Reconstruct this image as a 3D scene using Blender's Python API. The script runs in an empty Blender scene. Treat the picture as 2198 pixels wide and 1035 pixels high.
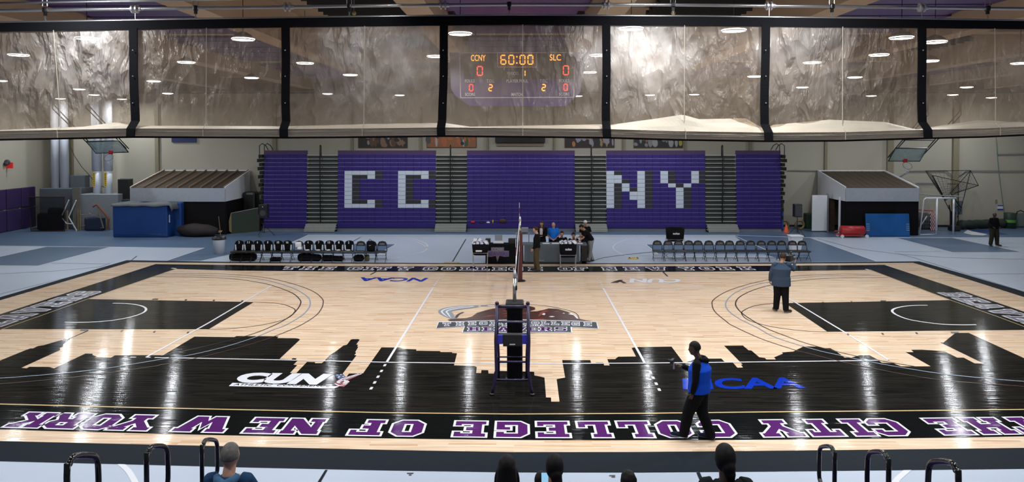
import bpy, bmesh, math, random
from mathutils import Vector, Matrix, noise
random.seed(7)
PI = math.pi
S = bpy.context.scene
COL = S.collection
# ------------------------------------------------------------ camera, world, exposure
CAM = Vector((0.0977, -21.7961, 5.4389)); PAN, TILT, F, PY = -0.0108, 0.0279, 1547.02, 337.15
cd = bpy.data.cameras.new('camera'); cam = bpy.data.objects.new('camera', cd); COL.objects.link(cam)
cam.location = CAM; cam.rotation_euler = (PI/2 - TILT, 0, -PAN)
cd.sensor_width = 36; cd.lens = F*36/2198; cd.shift_y = -(517.5-PY)/2198; cd.clip_end = 200; cd.clip_start = 0.05
S.camera = cam
w = bpy.data.worlds.new('world'); S.world = w; w.use_nodes = True
w.node_tree.nodes['Background'].inputs[0].default_value = (0.75, 0.85, 1, 1)
w.node_tree.nodes['Background'].inputs[1].default_value = 0.10
S.view_settings.view_transform = 'Standard'; S.view_settings.look = 'None'
S.view_settings.exposure = 0.0; S.view_settings.gamma = 1; S.view_settings.use_curve_mapping = False
LAMP_W = 118; LAMP_COL = (0.93, 0.97, 1.0)
FW = Vector((math.sin(PAN)*math.cos(TILT), math.cos(PAN)*math.cos(TILT), -math.sin(TILT)))
RT = Vector((math.cos(PAN), -math.sin(PAN), 0)); UP = RT.cross(FW)
def ray(u, v): return FW + RT*((u-1099)/F) - UP*((v-PY)/F)
def gz(u, v, z=0.0):
    d = ray(u, v); return CAM + d*((z-CAM.z)/d.z)
def gy(u, v, y):
    d = ray(u, v); return CAM + d*((y-CAM.y)/d.y)
# ------------------------------------------------------------ helpers
def lk(o): COL.objects.link(o); return o
def tag(o, label=None, cat=None, group=None, kind=None):
    if label: o['label'] = label
    if cat: o['category'] = cat
    if group: o['group'] = group
    if kind: o['kind'] = kind
    return o
def empty(name, loc=(0,0,0), rz=0, label=None, cat=None, group=None):
    o = lk(bpy.data.objects.new(name, None)); o.location = loc; o.rotation_euler = (0,0,rz)
    o.empty_display_size = 0.1
    return tag(o, label, cat, group)
def wloc(o):
    v = Vector((0,0,0))
    while o: v += o.location; o = o.parent
    return v
def copy_tree(o, parent=None):
    c = o.copy(); COL.objects.link(c); c.parent = parent
    for ch in list(o.children): copy_tree(ch, c)
    return c
class MB:
    def __init__(s): s.v = []; s.f = []; s.m = []
    def add(s, vs, fs, mi=0):
        b = len(s.v); s.v += [Vector(p) for p in vs]; s.f += [[b+i for i in f] for f in fs]; s.m += [mi]*len(fs)
        return s
    def box(s, c, d, mi=0, rz=0, rx=0, ry=0, taper=1.0):
        x, y, z = d[0]/2, d[1]/2, d[2]/2
        R = Matrix.Rotation(rz,3,'Z') @ Matrix.Rotation(ry,3,'Y') @ Matrix.Rotation(rx,3,'X')
        ps = []
        for k in (-1,1):
            t = taper if k > 0 else 1
            ps += [(-x*t,-y*t,k*z),(x*t,-y*t,k*z),(x*t,y*t,k*z),(-x*t,y*t,k*z)]
        c = Vector(c)
        return s.add([c + R @ Vector(p) for p in ps], [(3,2,1,0),(4,5,6,7),(0,1,5,4),(1,2,6,5),(2,3,7,6),(3,0,4,7)], mi)
    def rbox(s, c, d, r=0.02, mi=0, rz=0, rx=0, ry=0):
        bm = bmesh.new(); bmesh.ops.create_cube(bm, size=1)
        for q in bm.verts: q.co = Vector((q.co.x*d[0], q.co.y*d[1], q.co.z*d[2]))
        bmesh.ops.bevel(bm, geom=bm.edges[:], offset=min(r, min(d)*0.49), segments=2, affect='EDGES', profile=0.5)
        R = Matrix.Rotation(rz,3,'Z') @ Matrix.Rotation(ry,3,'Y') @ Matrix.Rotation(rx,3,'X')
        bm.verts.ensure_lookup_table(); c = Vector(c)
        s.add([c + R @ q.co for q in bm.verts], [[q.index for q in f.verts] for f in bm.faces], mi); bm.free()
        return s
    def tube(s, pts, r, n=8, mi=0, closed=False, rb=None, up=None):
        pts = [Vector(p) for p in pts]; N = len(pts)
        rs = r if isinstance(r, (list, tuple)) else [r]*N
        rbs = rb if isinstance(rb, (list, tuple)) else ([rb]*N if rb else rs)
        T = []
        for i in range(N):
            a = pts[i-1] if (i > 0 or closed) else pts[i]; b = pts[(i+1) % N] if (i < N-1 or closed) else pts[i]
            t = (b-a); T.append(t.normalized() if t.length > 1e-9 else Vector((0,0,1)))
        u = Vector(up) if up else (Vector((0,0,1)) if abs(T[0].z) < 0.9 else Vector((0,1,0)))
        u = (u - T[0]*u.dot(T[0])).normalized(); vs = []
        for i in range(N):
            u = (u - T[i]*u.dot(T[i])).normalized(); w_ = T[i].cross(u)
            for k in range(n):
                a = 2*PI*k/n; vs.append(pts[i] + u*(math.cos(a)*rs[i]) + w_*(math.sin(a)*rbs[i]))
        fs = []
        for i in range(N if closed else N-1):
            j = (i+1) % N
            for k in range(n): fs.append((i*n+k, i*n+(k+1)%n, j*n+(k+1)%n, j*n+k))
        if not closed: fs.append(tuple(range(n))[::-1]); fs.append(tuple((N-1)*n+k for k in range(n)))
        return s.add(vs, fs, mi)
    def cyl(s, a, b, r, r2=None, n=16, mi=0): return s.tube([a, b], [r, r if r2 is None else r2], n, mi)
    def ball(s, c, r, mi=0, n=12, sc=(1,1,1), m=8):
        c = Vector(c); vs = [c+Vector((0,0,r*sc[2]))]
        for i in range(1, m):
            for k in range(n):
                a = PI*i/m; b = 2*PI*k/n
                vs.append(c+Vector((r*sc[0]*math.sin(a)*math.cos(b), r*sc[1]*math.sin(a)*math.sin(b), r*sc[2]*math.cos(a))))
        vs.append(c-Vector((0,0,r*sc[2]))); fs = []
        for k in range(n):
            fs.append((0, 1+k, 1+(k+1)%n)); fs.append((len(vs)-1, len(vs)-1-n+(k+1)%n, len(vs)-1-n+k))
            for i in range(m-2): fs.append((1+i*n+k, 1+(i+1)*n+k, 1+(i+1)*n+(k+1)%n, 1+i*n+(k+1)%n))
        return s.add(vs, fs, mi)
    def prism(s, poly, h, axis='z', mi=0):
        # poly: list of 3D points (planar), h: extrusion Vector
        n = len(poly); h = Vector(h); vs = [Vector(p) for p in poly] + [Vector(p)+h for p in poly]
        fs = [tuple(range(n))[::-1], tuple(range(n, 2*n))] + [(i, (i+1)%n, n+(i+1)%n, n+i) for i in range(n)]
        return s.add(vs, fs, mi)
    def poly(s, pts, mi=0): return s.add(pts, [tuple(range(len(pts)))], mi)
    def lathe(s, prof, c=(0,0,0), n=20, mi=0):
        c = Vector(c); vs = []; fs = []
        for (r, z) in prof:
            for k in range(n): a = 2*PI*k/n; vs.append(c+Vector((r*math.cos(a), r*math.sin(a), z)))
        for i in range(len(prof)-1):
            for k in range(n): fs.append((i*n+k, i*n+(k+1)%n, (i+1)*n+(k+1)%n, (i+1)*n+k))
        return s.add(vs, fs, mi)
    def build(s, name, mats, parent=None, smooth=False, world=True):
        me = bpy.data.meshes.new(name)
        off = wloc(parent) if (parent and world) else Vector((0,0,0))
        me.from_pydata([tuple(p-off) for p in s.v], [], s.f)
        if not isinstance(mats, (list, tuple)): mats = [mats]
        for m in mats: me.materials.append(m)
        me.polygons.foreach_set('material_index', s.m)
        bm = bmesh.new(); bm.from_mesh(me); bmesh.ops.recalc_face_normals(bm, faces=bm.faces[:]); bm.to_mesh(me); bm.free()
        if smooth: me.polygons.foreach_set('use_smooth', [True]*len(me.polygons))
        me.update()
        o = lk(bpy.data.objects.new(name, me)); o.parent = parent
        return o
def asm(o, ang=40):
    try: o.data.set_sharp_from_angle(angle=math.radians(ang))
    except Exception: pass
    return o
# ------------------------------------------------------------ materials
def nodes(name):
    m = bpy.data.materials.new(name); m.use_nodes = True
    nt = m.node_tree; b = nt.nodes['Principled BSDF']
    return m, nt, b
def rgb(*c): return tuple(c) + (1,) if len(c) == 3 else c
def srgb(r, g, b):
    f = lambda c: (c/255/12.92) if c/255 <= 0.04045 else ((c/255+0.055)/1.055)**2.4
    return (f(r), f(g), f(b), 1)
def pm(name, c, rough=0.5, metal=0.0, var=0.12, scale=6.0, bump=0.0, spec=0.5, trans=0, emit=0, coat=0):
    m, nt, b = nodes(name)
    tc = nt.nodes.new('ShaderNodeTexCoord'); nz = nt.nodes.new('ShaderNodeTexNoise'); nz.inputs['Scale'].default_value = scale; nz.inputs['Detail'].default_value = 4
    nt.links.new(tc.outputs['Object'], nz.inputs['Vector'])
    mx = nt.nodes.new('ShaderNodeMix'); mx.data_type = 'RGBA'
    mx.inputs[6].default_value = tuple(x*(1-var) for x in c[:3]) + (1,); mx.inputs[7].default_value = tuple(min(1, x*(1+var)) for x in c[:3]) + (1,)
    nt.links.new(nz.outputs['Fac'], mx.inputs[0]); nt.links.new(mx.outputs[2], b.inputs['Base Color'])
    b.inputs['Roughness'].default_value = rough; b.inputs['Metallic'].default_value = metal
    b.inputs['Specular IOR Level'].default_value = spec; b.inputs['Coat Weight'].default_value = coat
    if emit: b.inputs['Emission Color'].default_value = c; b.inputs['Emission Strength'].default_value = emit
    if bump:
        bp = nt.nodes.new('ShaderNodeBump'); bp.inputs['Strength'].default_value = bump; bp.inputs['Distance'].default_value = 0.02
        nt.links.new(nz.outputs['Fac'], bp.inputs['Height']); nt.links.new(bp.outputs[0], b.inputs['Normal'])
    return m
def glassy(name, c, alpha, rough=0.1):
    m, nt, b = nodes(name); b.inputs['Base Color'].default_value = c; b.inputs['Roughness'].default_value = rough
    tr = nt.nodes.new('ShaderNodeBsdfTransparent'); mx = nt.nodes.new('ShaderNodeMixShader')
    nz = nt.nodes.new('ShaderNodeTexNoise'); nz.inputs['Scale'].default_value = 3
    mr = nt.nodes.new('ShaderNodeMapRange'); mr.inputs[3].default_value = alpha*0.8; mr.inputs[4].default_value = min(1, alpha*1.2)
    nt.links.new(nz.outputs['Fac'], mr.inputs[0]); nt.links.new(mr.outputs[0], mx.inputs[0])
    nt.links.new(tr.outputs[0], mx.inputs[1]); nt.links.new(b.outputs[0], mx.inputs[2])
    nt.links.new(mx.outputs[0], nt.nodes['Material Output'].inputs[0]); return m
def mesh_mat(name, c, cell, wire, axes='xz'):
    # open netting: strands with see-through holes
    m, nt, b = nodes(name); b.inputs['Base Color'].default_value = c; b.inputs['Roughness'].default_value = 0.7
    tc = nt.nodes.new('ShaderNodeTexCoord'); br = nt.nodes.new('ShaderNodeTexBrick'); br.offset = 0
    br.inputs['Scale'].default_value = 1; br.inputs['Brick Width'].default_value = cell; br.inputs['Row Height'].default_value = cell; br.inputs['Mortar Size'].default_value = wire; br.inputs['Mortar Smooth'].default_value = 0
    sp = nt.nodes.new('ShaderNodeSeparateXYZ'); cb = nt.nodes.new('ShaderNodeCombineXYZ'); nt.links.new(tc.outputs['Object'], sp.inputs[0])
    for i, a in enumerate(axes): nt.links.new(sp.outputs['xyz'.index(a)], cb.inputs[i])
    nt.links.new(cb.outputs[0], br.inputs['Vector'])
    tr = nt.nodes.new('ShaderNodeBsdfTransparent'); mx = nt.nodes.new('ShaderNodeMixShader')
    nt.links.new(br.outputs['Fac'], mx.inputs[0]); nt.links.new(tr.outputs[0], mx.inputs[1]); nt.links.new(b.outputs[0], mx.inputs[2])
    nt.links.new(mx.outputs[0], nt.nodes['Material Output'].inputs[0]); return m
def wood_mat(name, c1, c2, cdark, rough, darkamt=0.5, coat=0.3, bumpd=0.0, spec=0.3):
    m, nt, b = nodes(name); L = nt.links.new
    tc = nt.nodes.new('ShaderNodeTexCoord')
    br = nt.nodes.new('ShaderNodeTexBrick'); br.offset = 0.37; br.offset_frequency = 2; br.squash = 1
    br.inputs['Scale'].default_value = 1; br.inputs['Brick Width'].default_value = 0.85; br.inputs['Row Height'].default_value = 0.057
    br.inputs['Mortar Size'].default_value = 0.0; br.inputs['Color1'].default_value = (0,0,0,1); br.inputs['Color2'].default_value = (1,1,1,1)
    L(tc.outputs['Object'], br.inputs['Vector'])
    rp = nt.nodes.new('ShaderNodeValToRGB'); e = rp.color_ramp.elements
    e[0].position = 0.0; e[0].color = cdark; e[1].position = 0.16; e[1].color = c1
    e2 = rp.color_ramp.elements.new(0.6); e2.color = c2; e3 = rp.color_ramp.elements.new(1.0); e3.color = c1
    L(br.outputs['Color'], rp.inputs[0])
    mp = nt.nodes.new('ShaderNodeMapping'); mp.inputs['Scale'].default_value = (0.9, 16, 1); L(tc.outputs['Object'], mp.inputs[0])
    nz = nt.nodes.new('ShaderNodeTexNoise'); nz.inputs['Scale'].default_value = 1.0; nz.inputs['Detail'].default_value = 5; L(mp.outputs[0], nz.inputs['Vector'])
    mr = nt.nodes.new('ShaderNodeMapRange'); mr.inputs[1].default_value = 0.3; mr.inputs[2].default_value = 0.75; mr.inputs[3].default_value = 1-darkamt; mr.inputs[4].default_value = 1.12
    L(nz.outputs['Fac'], mr.inputs[0])
    mx = nt.nodes.new('ShaderNodeMix'); mx.data_type = 'RGBA'; mx.blend_type = 'MULTIPLY'; mx.inputs[0].default_value = 1
    L(rp.outputs[0], mx.inputs[6]); L(mr.outputs[0], mx.inputs[7]); L(mx.outputs[2], b.inputs['Base Color'])
    b.inputs['Roughness'].default_value = rough; b.inputs['Coat Weight'].default_value = coat; b.inputs['Coat Roughness'].default_value = 0.12; b.inputs['Specular IOR Level'].default_value = spec
    if bumpd:
        mp2 = nt.nodes.new('ShaderNodeMapping'); mp2.inputs['Scale'].default_value = (0.22, 11, 1); L(tc.outputs['Object'], mp2.inputs[0])
        n2 = nt.nodes.new('ShaderNodeTexNoise'); n2.inputs['Scale'].default_value = 2; L(mp2.outputs[0], n2.inputs['Vector'])
        bp = nt.nodes.new('ShaderNodeBump'); bp.inputs['Strength'].default_value = bumpd; bp.inputs['Distance'].default_value = 0.01; L(n2.outputs['Fac'], bp.inputs['Height'])
        L(bp.outputs[0], b.inputs['Normal']); L(bp.outputs[0], b.inputs['Coat Normal'])
    return m
M = {}
def floor_paint(name, c, rough=0.10, spec=0.06, bump=0.30):
    m = pm(name, c, rough, spec=spec); nt = m.node_tree; b = nt.nodes['Principled BSDF']
    tc = nt.nodes.new('ShaderNodeTexCoord'); mp = nt.nodes.new('ShaderNodeMapping'); mp.inputs['Scale'].default_value = (0.22, 11, 1); nt.links.new(tc.outputs['Object'], mp.inputs[0])
    n2 = nt.nodes.new('ShaderNodeTexNoise'); n2.inputs['Scale'].default_value = 2; nt.links.new(mp.outputs[0], n2.inputs['Vector'])
    bp = nt.nodes.new('ShaderNodeBump'); bp.inputs['Strength'].default_value = bump; bp.inputs['Distance'].default_value = 0.01; nt.links.new(n2.outputs['Fac'], bp.inputs['Height']); nt.links.new(bp.outputs[0], b.inputs['Normal'])
    return m
M['maple'] = wood_mat('maple_planks', srgb(229,198,167), srgb(237,212,185), srgb(210,170,132), 0.09, 0.25, 0.0, 0.30, 0.08)
M['stain'] = wood_mat('black_stained_planks', (0.012,0.0115,0.010,1), (0.021,0.019,0.016,1), (0.007,0.007,0.0065,1), 0.09, 0.5, 0.0, 0.30, 0.05)
M['blackpaint'] = floor_paint('black_court_paint', (0.005,0.006,0.006,1), 0.09, 0.05)
M['borderpaint'] = pm('black_floor_strip', (0.012,0.017,0.023,1), 0.7, spec=0.06)
M['purplepaint'] = floor_paint('purple_court_paint', (0.085,0.016,0.12,1))
M['whitepaint'] = pm('white_court_paint', (0.74,0.74,0.78,1), 0.3, var=0.04, spec=0.3)
M['bluepaint'] = floor_paint('blue_court_paint', (0.004,0.03,0.36,1))
M['greyline'] = pm('grey_blue_line', (0.28,0.34,0.45,1), 0.3)
M['brownline'] = pm('dark_brown_line', (0.05,0.02,0.018,1), 0.3)
M['darkline'] = pm('dark_line', (0.02,0.018,0.02,1), 0.3)
M['goldline'] = pm('gold_line', (0.62,0.42,0.18,1), 0.3)
M['sport'] = pm('light_grey_sport_floor', (0.45,0.51,0.61,1), 0.38, spec=0.22, var=0.06, scale=0.6)
M['sportblue'] = pm('slate_blue_sport_floor', (0.10,0.155,0.245,1), 0.38, spec=0.25, var=0.12, scale=0.5)
M['wall'] = pm('cream_block_wall', (0.42,0.395,0.325,1), 0.75, var=0.10, scale=0.5)
M['pilaster'] = pm('tan_pilaster', (0.24,0.21,0.14,1), 0.7)
M['ceilcream'] = pm('cream_ceiling', (0.46,0.36,0.26,1), 0.8, var=0.05)
M['ceiltan'] = pm('tan_ceiling', (0.24,0.19,0.14,1), 0.8)
M['ceilpurple'] = pm('purple_ceiling_panel', (0.05,0.028,0.16,1), 0.5)
M['ceildark'] = pm('dark_ceiling_deck', (0.02,0.02,0.02,1), 0.7)
M['black'] = pm('black_plastic', (0.012,0.012,0.013,1), 0.4)
M['blackmetal'] = pm('black_metal', (0.014,0.014,0.015,1), 0.35, 0.3)
M['blackcloth'] = pm('black_cloth', (0.006,0.006,0.0075,1), 0.9, spec=.12, bump=0.3, scale=40)
M['steel'] = pm('steel', (0.55,0.56,0.56,1), 0.28, 0.9)
M['silver'] = pm('silver_metal', (0.6,0.6,0.62,1), 0.35, 0.8)
M['white'] = pm('white_plastic', (0.72,0.74,0.78,1), 0.45, var=0.04)
M['grey'] = pm('grey_panel', (0.10,0.12,0.145,1), 0.55)
M['midgrey'] = pm('mid_grey', (0.24,0.26,0.29,1), 0.6)
M['darkgrey'] = pm('dark_grey', (0.045,0.05,0.055,1), 0.6)
M['red'] = pm('red_plastic', (0.42,0.02,0.025,1), 0.4)
M['purple'] = pm('purple_seat', (0.026,0.014,0.138,1), 0.4, spec=0.3, var=0.15, scale=3)
M['seatwhite'] = pm('white_seat', (0.50,0.55,0.62,1), 0.4, var=0.05)
M['seatblack'] = pm('black_seat', (0.018,0.018,0.02,1), 0.45)
M['yellow'] = pm('yellow', (0.65,0.45,0.04,1), 0.5)
# ------------------------------------------------------------ room shell
WALLY, WX0, WX1, CEIL = 21.9, -29.4, 31.6, 9.2
def st(o): o['kind'] = 'structure'; return o
floor = st(MB().poly([(WX0,-22.5,0),(WX1,-22.5,0),(WX1,WALLY,0),(WX0,WALLY,0)]).build('floor', M['sport']))
def fl(name, mat, polys, z, ribbon=None):
    mb = MB()
    for p in polys: mb.poly([gz(u, v) + Vector((0,0,z)) for u, v in p])
    o = mb.build(name, mat, floor); return o
def smooth_line(pts, k=6):
    P = [Vector(p) for p in pts]; out = []
    for i in range(len(P)-1):
        p0 = P[max(0,i-1)]; p1 = P[i]; p2 = P[i+1]; p3 = P[min(len(P)-1,i+2)]
        for j in range(k):
            t = j/k; out.append(0.5*((2*p1)+(p2-p0)*t+(2*p0-5*p1+4*p2-p3)*t*t+(3*p1-p0-3*p2+p3)*t**3))
    return out + [P[-1]]
def ribbon(mb, P, wd, z, closed=False, mi=0):
    P = [Vector((p[0], p[1], 0)) for p in P]; n = len(P); vs = []
    for i in range(n):
        a = P[i-1] if (i or closed) else P[i]; b = P[(i+1)%n] if (i < n-1 or closed) else P[i]
        d1 = (P[i]-a); d2 = (b-P[i])
        if d1.length < 1e-9: d1 = d2
        if d2.length < 1e-9: d2 = d1
        d1 = d1.normalized(); d2 = d2.normalized(); n1 = Vector((-d1.y,d1.x,0)); n2 = Vector((-d2.y,d2.x,0))
        m = n1+n2
        m = n1 if m.length < 1e-6 else m.normalized()
        k = min(2.2, 1/max(0.3, m.dot(n1)))
        vs += [P[i]+m*wd/2*k+Vector((0,0,z)), P[i]-m*wd/2*k+Vector((0,0,z))]
    fs = [(2*i, 2*i+1, 2*((i+1)%n)+1, 2*((i+1)%n)) for i in range(n if closed else n-1)]
    mb.add(vs, fs, mi)
def line_px(mb, pts, wd, z, sm=False):
    P = [gz(u, v) for u, v in pts]
    ribbon(mb, smooth_line(P) if sm else P, wd, z)
# blue zones of the sport floor
WL, WR = -60, 2260
fl('blue_floor_zone', M['sportblue'], [
    [(gz(-60,400),1)] and [(-40,490),(800,487.5),(2240,487.5),(2240,509.5),(1739,509.5),(1575,504.5),(662,503.5),(624,521.5),(850,524.5),(812,546),(500,545),(430,560),(357,560.5),(438,532.6),(236,529.8),(100,529),(-40,527)],
    [(-40,555),(-1,551.7),(100,530),(236.6,530.7),(82,571),(-40,569)],
    [(1387,525),(1600,524.6),(1575,505.5),(1739,511),(1882,561.5),(1700,563),(1640,546),(1412,545)],
    [(1922,510.5),(2044,510.5),(2190.5,541),(2044,542)],
], 0.002)
mb = MB()
for pts in ([(662.6,504.6),(1575,505.5)], [(662.6,504.6),(624,521.5)], [(624,521.5),(850,524.5),(812,546)], [(1575,505.5),(1652,540)],
            [(1412,545),(1386,525),(1600,524.6)], [(1739,510.6),(1882,561.5)], [(-40,527.5),(438,532.6),(357,560)], [(1739,510.6),(2240,510.6)],
            [(1922,510.5),(2044,542),(2240,541.5)], [(100,529.5),(-40,560)], [(236.6,530.5),(82,571),(-40,570)], [(2044,510.5),(2192,541)]):
    line_px(mb, pts, 0.06, 0.004)
line_px(mb, [(850,507.5),(880,511),(912,522),(917,532),(905,542),(870,550),(838,558)], 0.06, 0.004, True)
line_px(mb, [(850,510),(885,516),(905,524),(917,532)], 0.05, 0.004, True)
line_px(mb, [(1390,507.5),(1345,514),(1318,527),(1320,537),(1338,547),(1375,556)], 0.06, 0.004, True)
line_px(mb, [(1395,524),(1350,526),(1322,531)], 0.05, 0.004, True)
line_px(mb, [(258,995.7),(276,1012),(290,1036),(300,1060)], 0.09, 0.004, True)
line_px(mb, [(1950,1008),(1927,1028),(1905,1060)], 0.09, 0.004)
mb.build('white_line', M['whitepaint'], floor)
mb = MB()
for pts, wd in (([(1000,513.5),(969,566.5)],0.05), ([(774,509.5),(748,524)],0.05), ([(294,549.7),(282,559)],0.05), ([(-10,588.5),(120,582),(213,573.5),(235,566)],0.03),
            ([(110,565),(236,567)],0.03), ([(-10,634),(272,565)],0.02), ([(1754,512),(1830,533),(1930,546),(2040,553.5),(2240,558)],0.04), ([(1920,541),(2020,540)],0.03),
            ([(1928,545),(1960,553),(2080,590),(2240,640)],0.03), ([(2085,588.5),(2240,588)],0.03), ([(688,1007),(700,1007.5)],0.0),
            ([(660,508),(930,507.3),(1560,509)],0.02)):
    if wd: line_px(mb, pts, wd, 0.005)
mb.build('dark_line', M['darkline'], floor)
mb = MB()
for q in ([(698,1008.8),(703.5,1008.8),(688,1036),(681,1036)], [(1494.5,1014.5),(1502,1014),(1524,1060),(1514,1060)]): mb.poly([gz(u,v,0.005) for u,v in q])
mb.build('dark_line', M['borderpaint'], floor)
mb = MB()
for (u0, v0, wd) in ((874,1015,14),(878,1018.5,6),(1308,1020,13),(1313,1023,8)): mb.poly([gz(u0,v0,.006),gz(u0+wd,v0,.006),gz(u0+wd-1,v0+2,.006),gz(u0-1,v0+2,.006)])
mb.build('floor_letters', M['darkline'], floor)
# floor logo by the far right wall
mb = MB()
mb.poly([gz(u,v,.006) for u,v in [(2068,500),(2077,493.5),(2088,497),(2120,503),(2110,505.5),(2085,504)]])
mb.build('white_floor_mark', M['whitepaint'], floor)
mb = MB()
mb.poly([gz(u,v,.007) for u,v in [(2077,493.2),(2122,493.2),(2164,503.5),(2125,504),(2104,499.5)]])
mb.build('blue_floor_mark', pm('navy_floor_paint', (0.03,0.06,0.2,1), 0.35), floor)
# ---------- hardwood court, layered paint
NI = [(-260,862),(0,869),(280,876),(560,882),(830,887.5),(1100,890.5),(1370,889),(1640,886),(1920,883.5),(2198,880.5),(2460,876)]   # near band inner edge
NO = [(-260,914),(0,923.5),(280,931),(560,937.5),(830,942.5),(1100,946),(1370,946.5),(1640,945.5),(1920,942.5),(2198,938.5),(2460,932)]
NW = [(-260,940),(0,948),(280,954.5),(560,961),(830,967),(1100,971.8),(1370,971.5),(1640,969),(1920,966),(2198,962.7),(2460,957)]
NB = [(-260,984),(0,990.7),(280,997.5),(560,1004.7),(830,1010.5),(1100,1014.7),(1370,1015),(1640,1013),(1920,1010),(2198,1007),(2460,1001)]
FI = [(377,578),(500,581.5),(730,583.6),(1100,585),(1458,584.2),(1700,582.5),(1868,580)]
FO = [(334,567.6),(500,569.6),(730,571.6),(1100,572.6),(1470,572),(1700,570.8),(1898,569.3)]
FWD = [(280,563.3),(500,565.2),(1000,567.4),(1458,567.6),(1700,566.5),(1960,564.6)]
FB = [(272,559),(500,562.8),(1000,565.4),(1458,565.6),(1700,564),(1973,561.4)]
LI, LO, LW, LB = (-250,790), (-250,740), (-250,707), (-250,700)
LIp = [(377,578),(189,642.6),(84,680),(0,709.5),(-300,816)]
LOp = [(334,567.6),(0,675.6),(-300,772)]
LWp = [(280,563.3),(0,645.4),(-300,733)]
LBp = [(272,559),(0,638.5),(-300,723)]
RIp = [(1868,580),(2043.8,646.5),(2139,680),(2198,702),(2500,814)]
ROp = [(1898,569.3),(2047,618.5),(2198,670),(2500,773)]
RWp = [(1960,564.6),(2080,601),(2198,638.5),(2500,735)]
RBp = [(1973,561.4),(2080,592),(2198,627),(2500,716)]
def ring(far, left, right, near):
    # far left->right, right down, near right->left, left up
    return far + right[1:] + near[::-1] + left[1:][::-1]
fl('black_border', M['borderpaint'], [ring(FB, LBp, RBp, [(-420,975)]+NB[1:-1]+[(2640,990)])], 0.006)
fl('maple_court', M['maple'], [ring(FWD, LWp, RWp, [(-420,930)]+NW[1:-1]+[(2640,945)])], 0.008)
# painted black band, built as four strips
Nn = lambda A: [(-420,A[0][1]-6)]+A[1:-1]+[(2640,A[-1][1]-6)]
mbp = MB()
def strip(mb, A, B, z):
    # A, B polylines sampled to the same count
    def rs(P, n):
        P = [gz(u,v) for u,v in P]; L = [0]
        for i in range(1,len(P)): L.append(L[-1]+(P[i]-P[i-1]).length)
        out = []
        for k in range(n):
            t = L[-1]*k/(n-1); i = 0
            while i < len(L)-2 and L[i+1] < t: i += 1
            f = (t-L[i])/max(1e-9, L[i+1]-L[i]); out.append(P[i].lerp(P[i+1], f)+Vector((0,0,z)))
        return out
    n = 24; a = rs(A, n); b = rs(B, n)
    mb.add(a+b, [(i, i+1, n+i+1, n+i) for i in range(n-1)])
strip(mbp, FI, FO, 0.012); strip(mbp, LIp, LOp, 0.012); strip(mbp, RIp, ROp, 0.012); strip(mbp, Nn(NI), Nn(NO), 0.0125)
mbp.build('painted_band', M['blackpaint'], floor)
SKY = [(-260,846),(0,775),(53.9,753),(64.8,749),(70.7,749),(80.8,744),(94.3,741.9),(138,729),(146.5,728.4),(187.7,710.3),(190.5,711),(150.7,727.9),(148,731),(135.5,740.5),(135.5,744.7),(128,748),(129,752.6),
 (45.5,790.7),(57,791.9),(63,788.5),(106,788.8),(115.8,791.9),(183.5,759.9),(200,760.4),(197.8,762.7),(203.7,765),(208,766.6),(203.4,768.3),(238,769),(246.6,764),(269.4,763.6),(350,763.6),
 (417.3,723.6),(503,724.7),(507.4,722.4),(590.7,722.7),(598,723.6),(595,726.6),(634.5,727),(640.4,727.8),(644,730),(600,771.5),(626,772.7),(627.8,769.9),(637,770.2),(635,772.7),(640.4,773.7),(630,783.8),(637.9,785),(622.7,801.5),(636,801.9),
 (659,777.8),(676.6,778.3),(675.8,780.8),(690,780.8),(694.2,778),(708.5,763),(723.7,753),(737,742.8),(744.7,740.8),(753,729.9),(757.3,728.9),(769,729),(772,730),(765,740.3),(769,741.5),(766.6,744.5),(769,745.7),(762.4,757),(764.6,758.8),(760.7,763),(765,763.9),
 (735.5,803.4),(743,811),(749,803),(779.2,802.6),(818.8,746.7),(856.7,747),(867.6,750),(893.7,750.9),(893.4,753.8),(944,754.6),(946,756.8),(970,757),(971,758.8),(981,759.3),(974.5,785.3),(1018,786.6),(1023.3,789),(1022,801.8),(1032.6,802),(1033.4,795.5),(1048,795.9),(1048.4,802.9),(1060,803),
 (1062,797),(1141.9,799),(1146.6,799.4),(1146.9,807),(1168.8,811.6),(1172,854.2),(1182.8,854.6),(1183,863.3),(1201,863.3),(1194.9,815),(1213,811.6),(1206.7,774),(1267,774),(1269,781),(1279,781),(1279,779.3),(1295,779.3),(1296.7,785.5),(1308.5,785.5),(1303.5,772),(1320.3,772),(1327,766.7),(1365,766.2),(1355.7,748),(1365,746),
 (1441.4,745),(1466.7,778.8),(1473.4,778.3),(1494.5,771),(1548.4,770.7),(1555,777.4),(1573.6,780),(1582.9,790.4),(1595,790),(1590.4,784),(1594,783.7),(1588.8,778.3),(1554.2,743),(1594.6,742.6),(1606.4,752.7),(1613,753.5),(1630,768),(1641.8,769.5),(1645,772.7),(1665.4,772.7),(1661.5,768),(1680.5,760.3),(1678,757.6),(1702.4,755.6),(1725,744.6),(1751.3,745),(1770.5,748.5),(1782,748.5),(1796,756),(1813,768.8),(1826.9,768.8),(1845,763.5),(1866.3,763.5),(1883.3,773),(1892.9,779.8),(1917.4,780.5),(1924.8,783.7),(1934.4,787.5),(1997.8,787.5),
 (1944,757),(1961,757),(1955.7,752),(1979,751.7),(2006.8,753.4),(2028,755.6),(2054.7,768.8),(2068.5,768.8),(2092,781),(2110,781),(2017.4,735.8),(2024.9,736.4),(2049.4,716.6),(2060,715.5),(2079.2,715.5),(2198,769.8),(2380,853)]
fl('stained_skyline', M['stain'], [SKY + NI[::-1]], 0.010)
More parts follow.
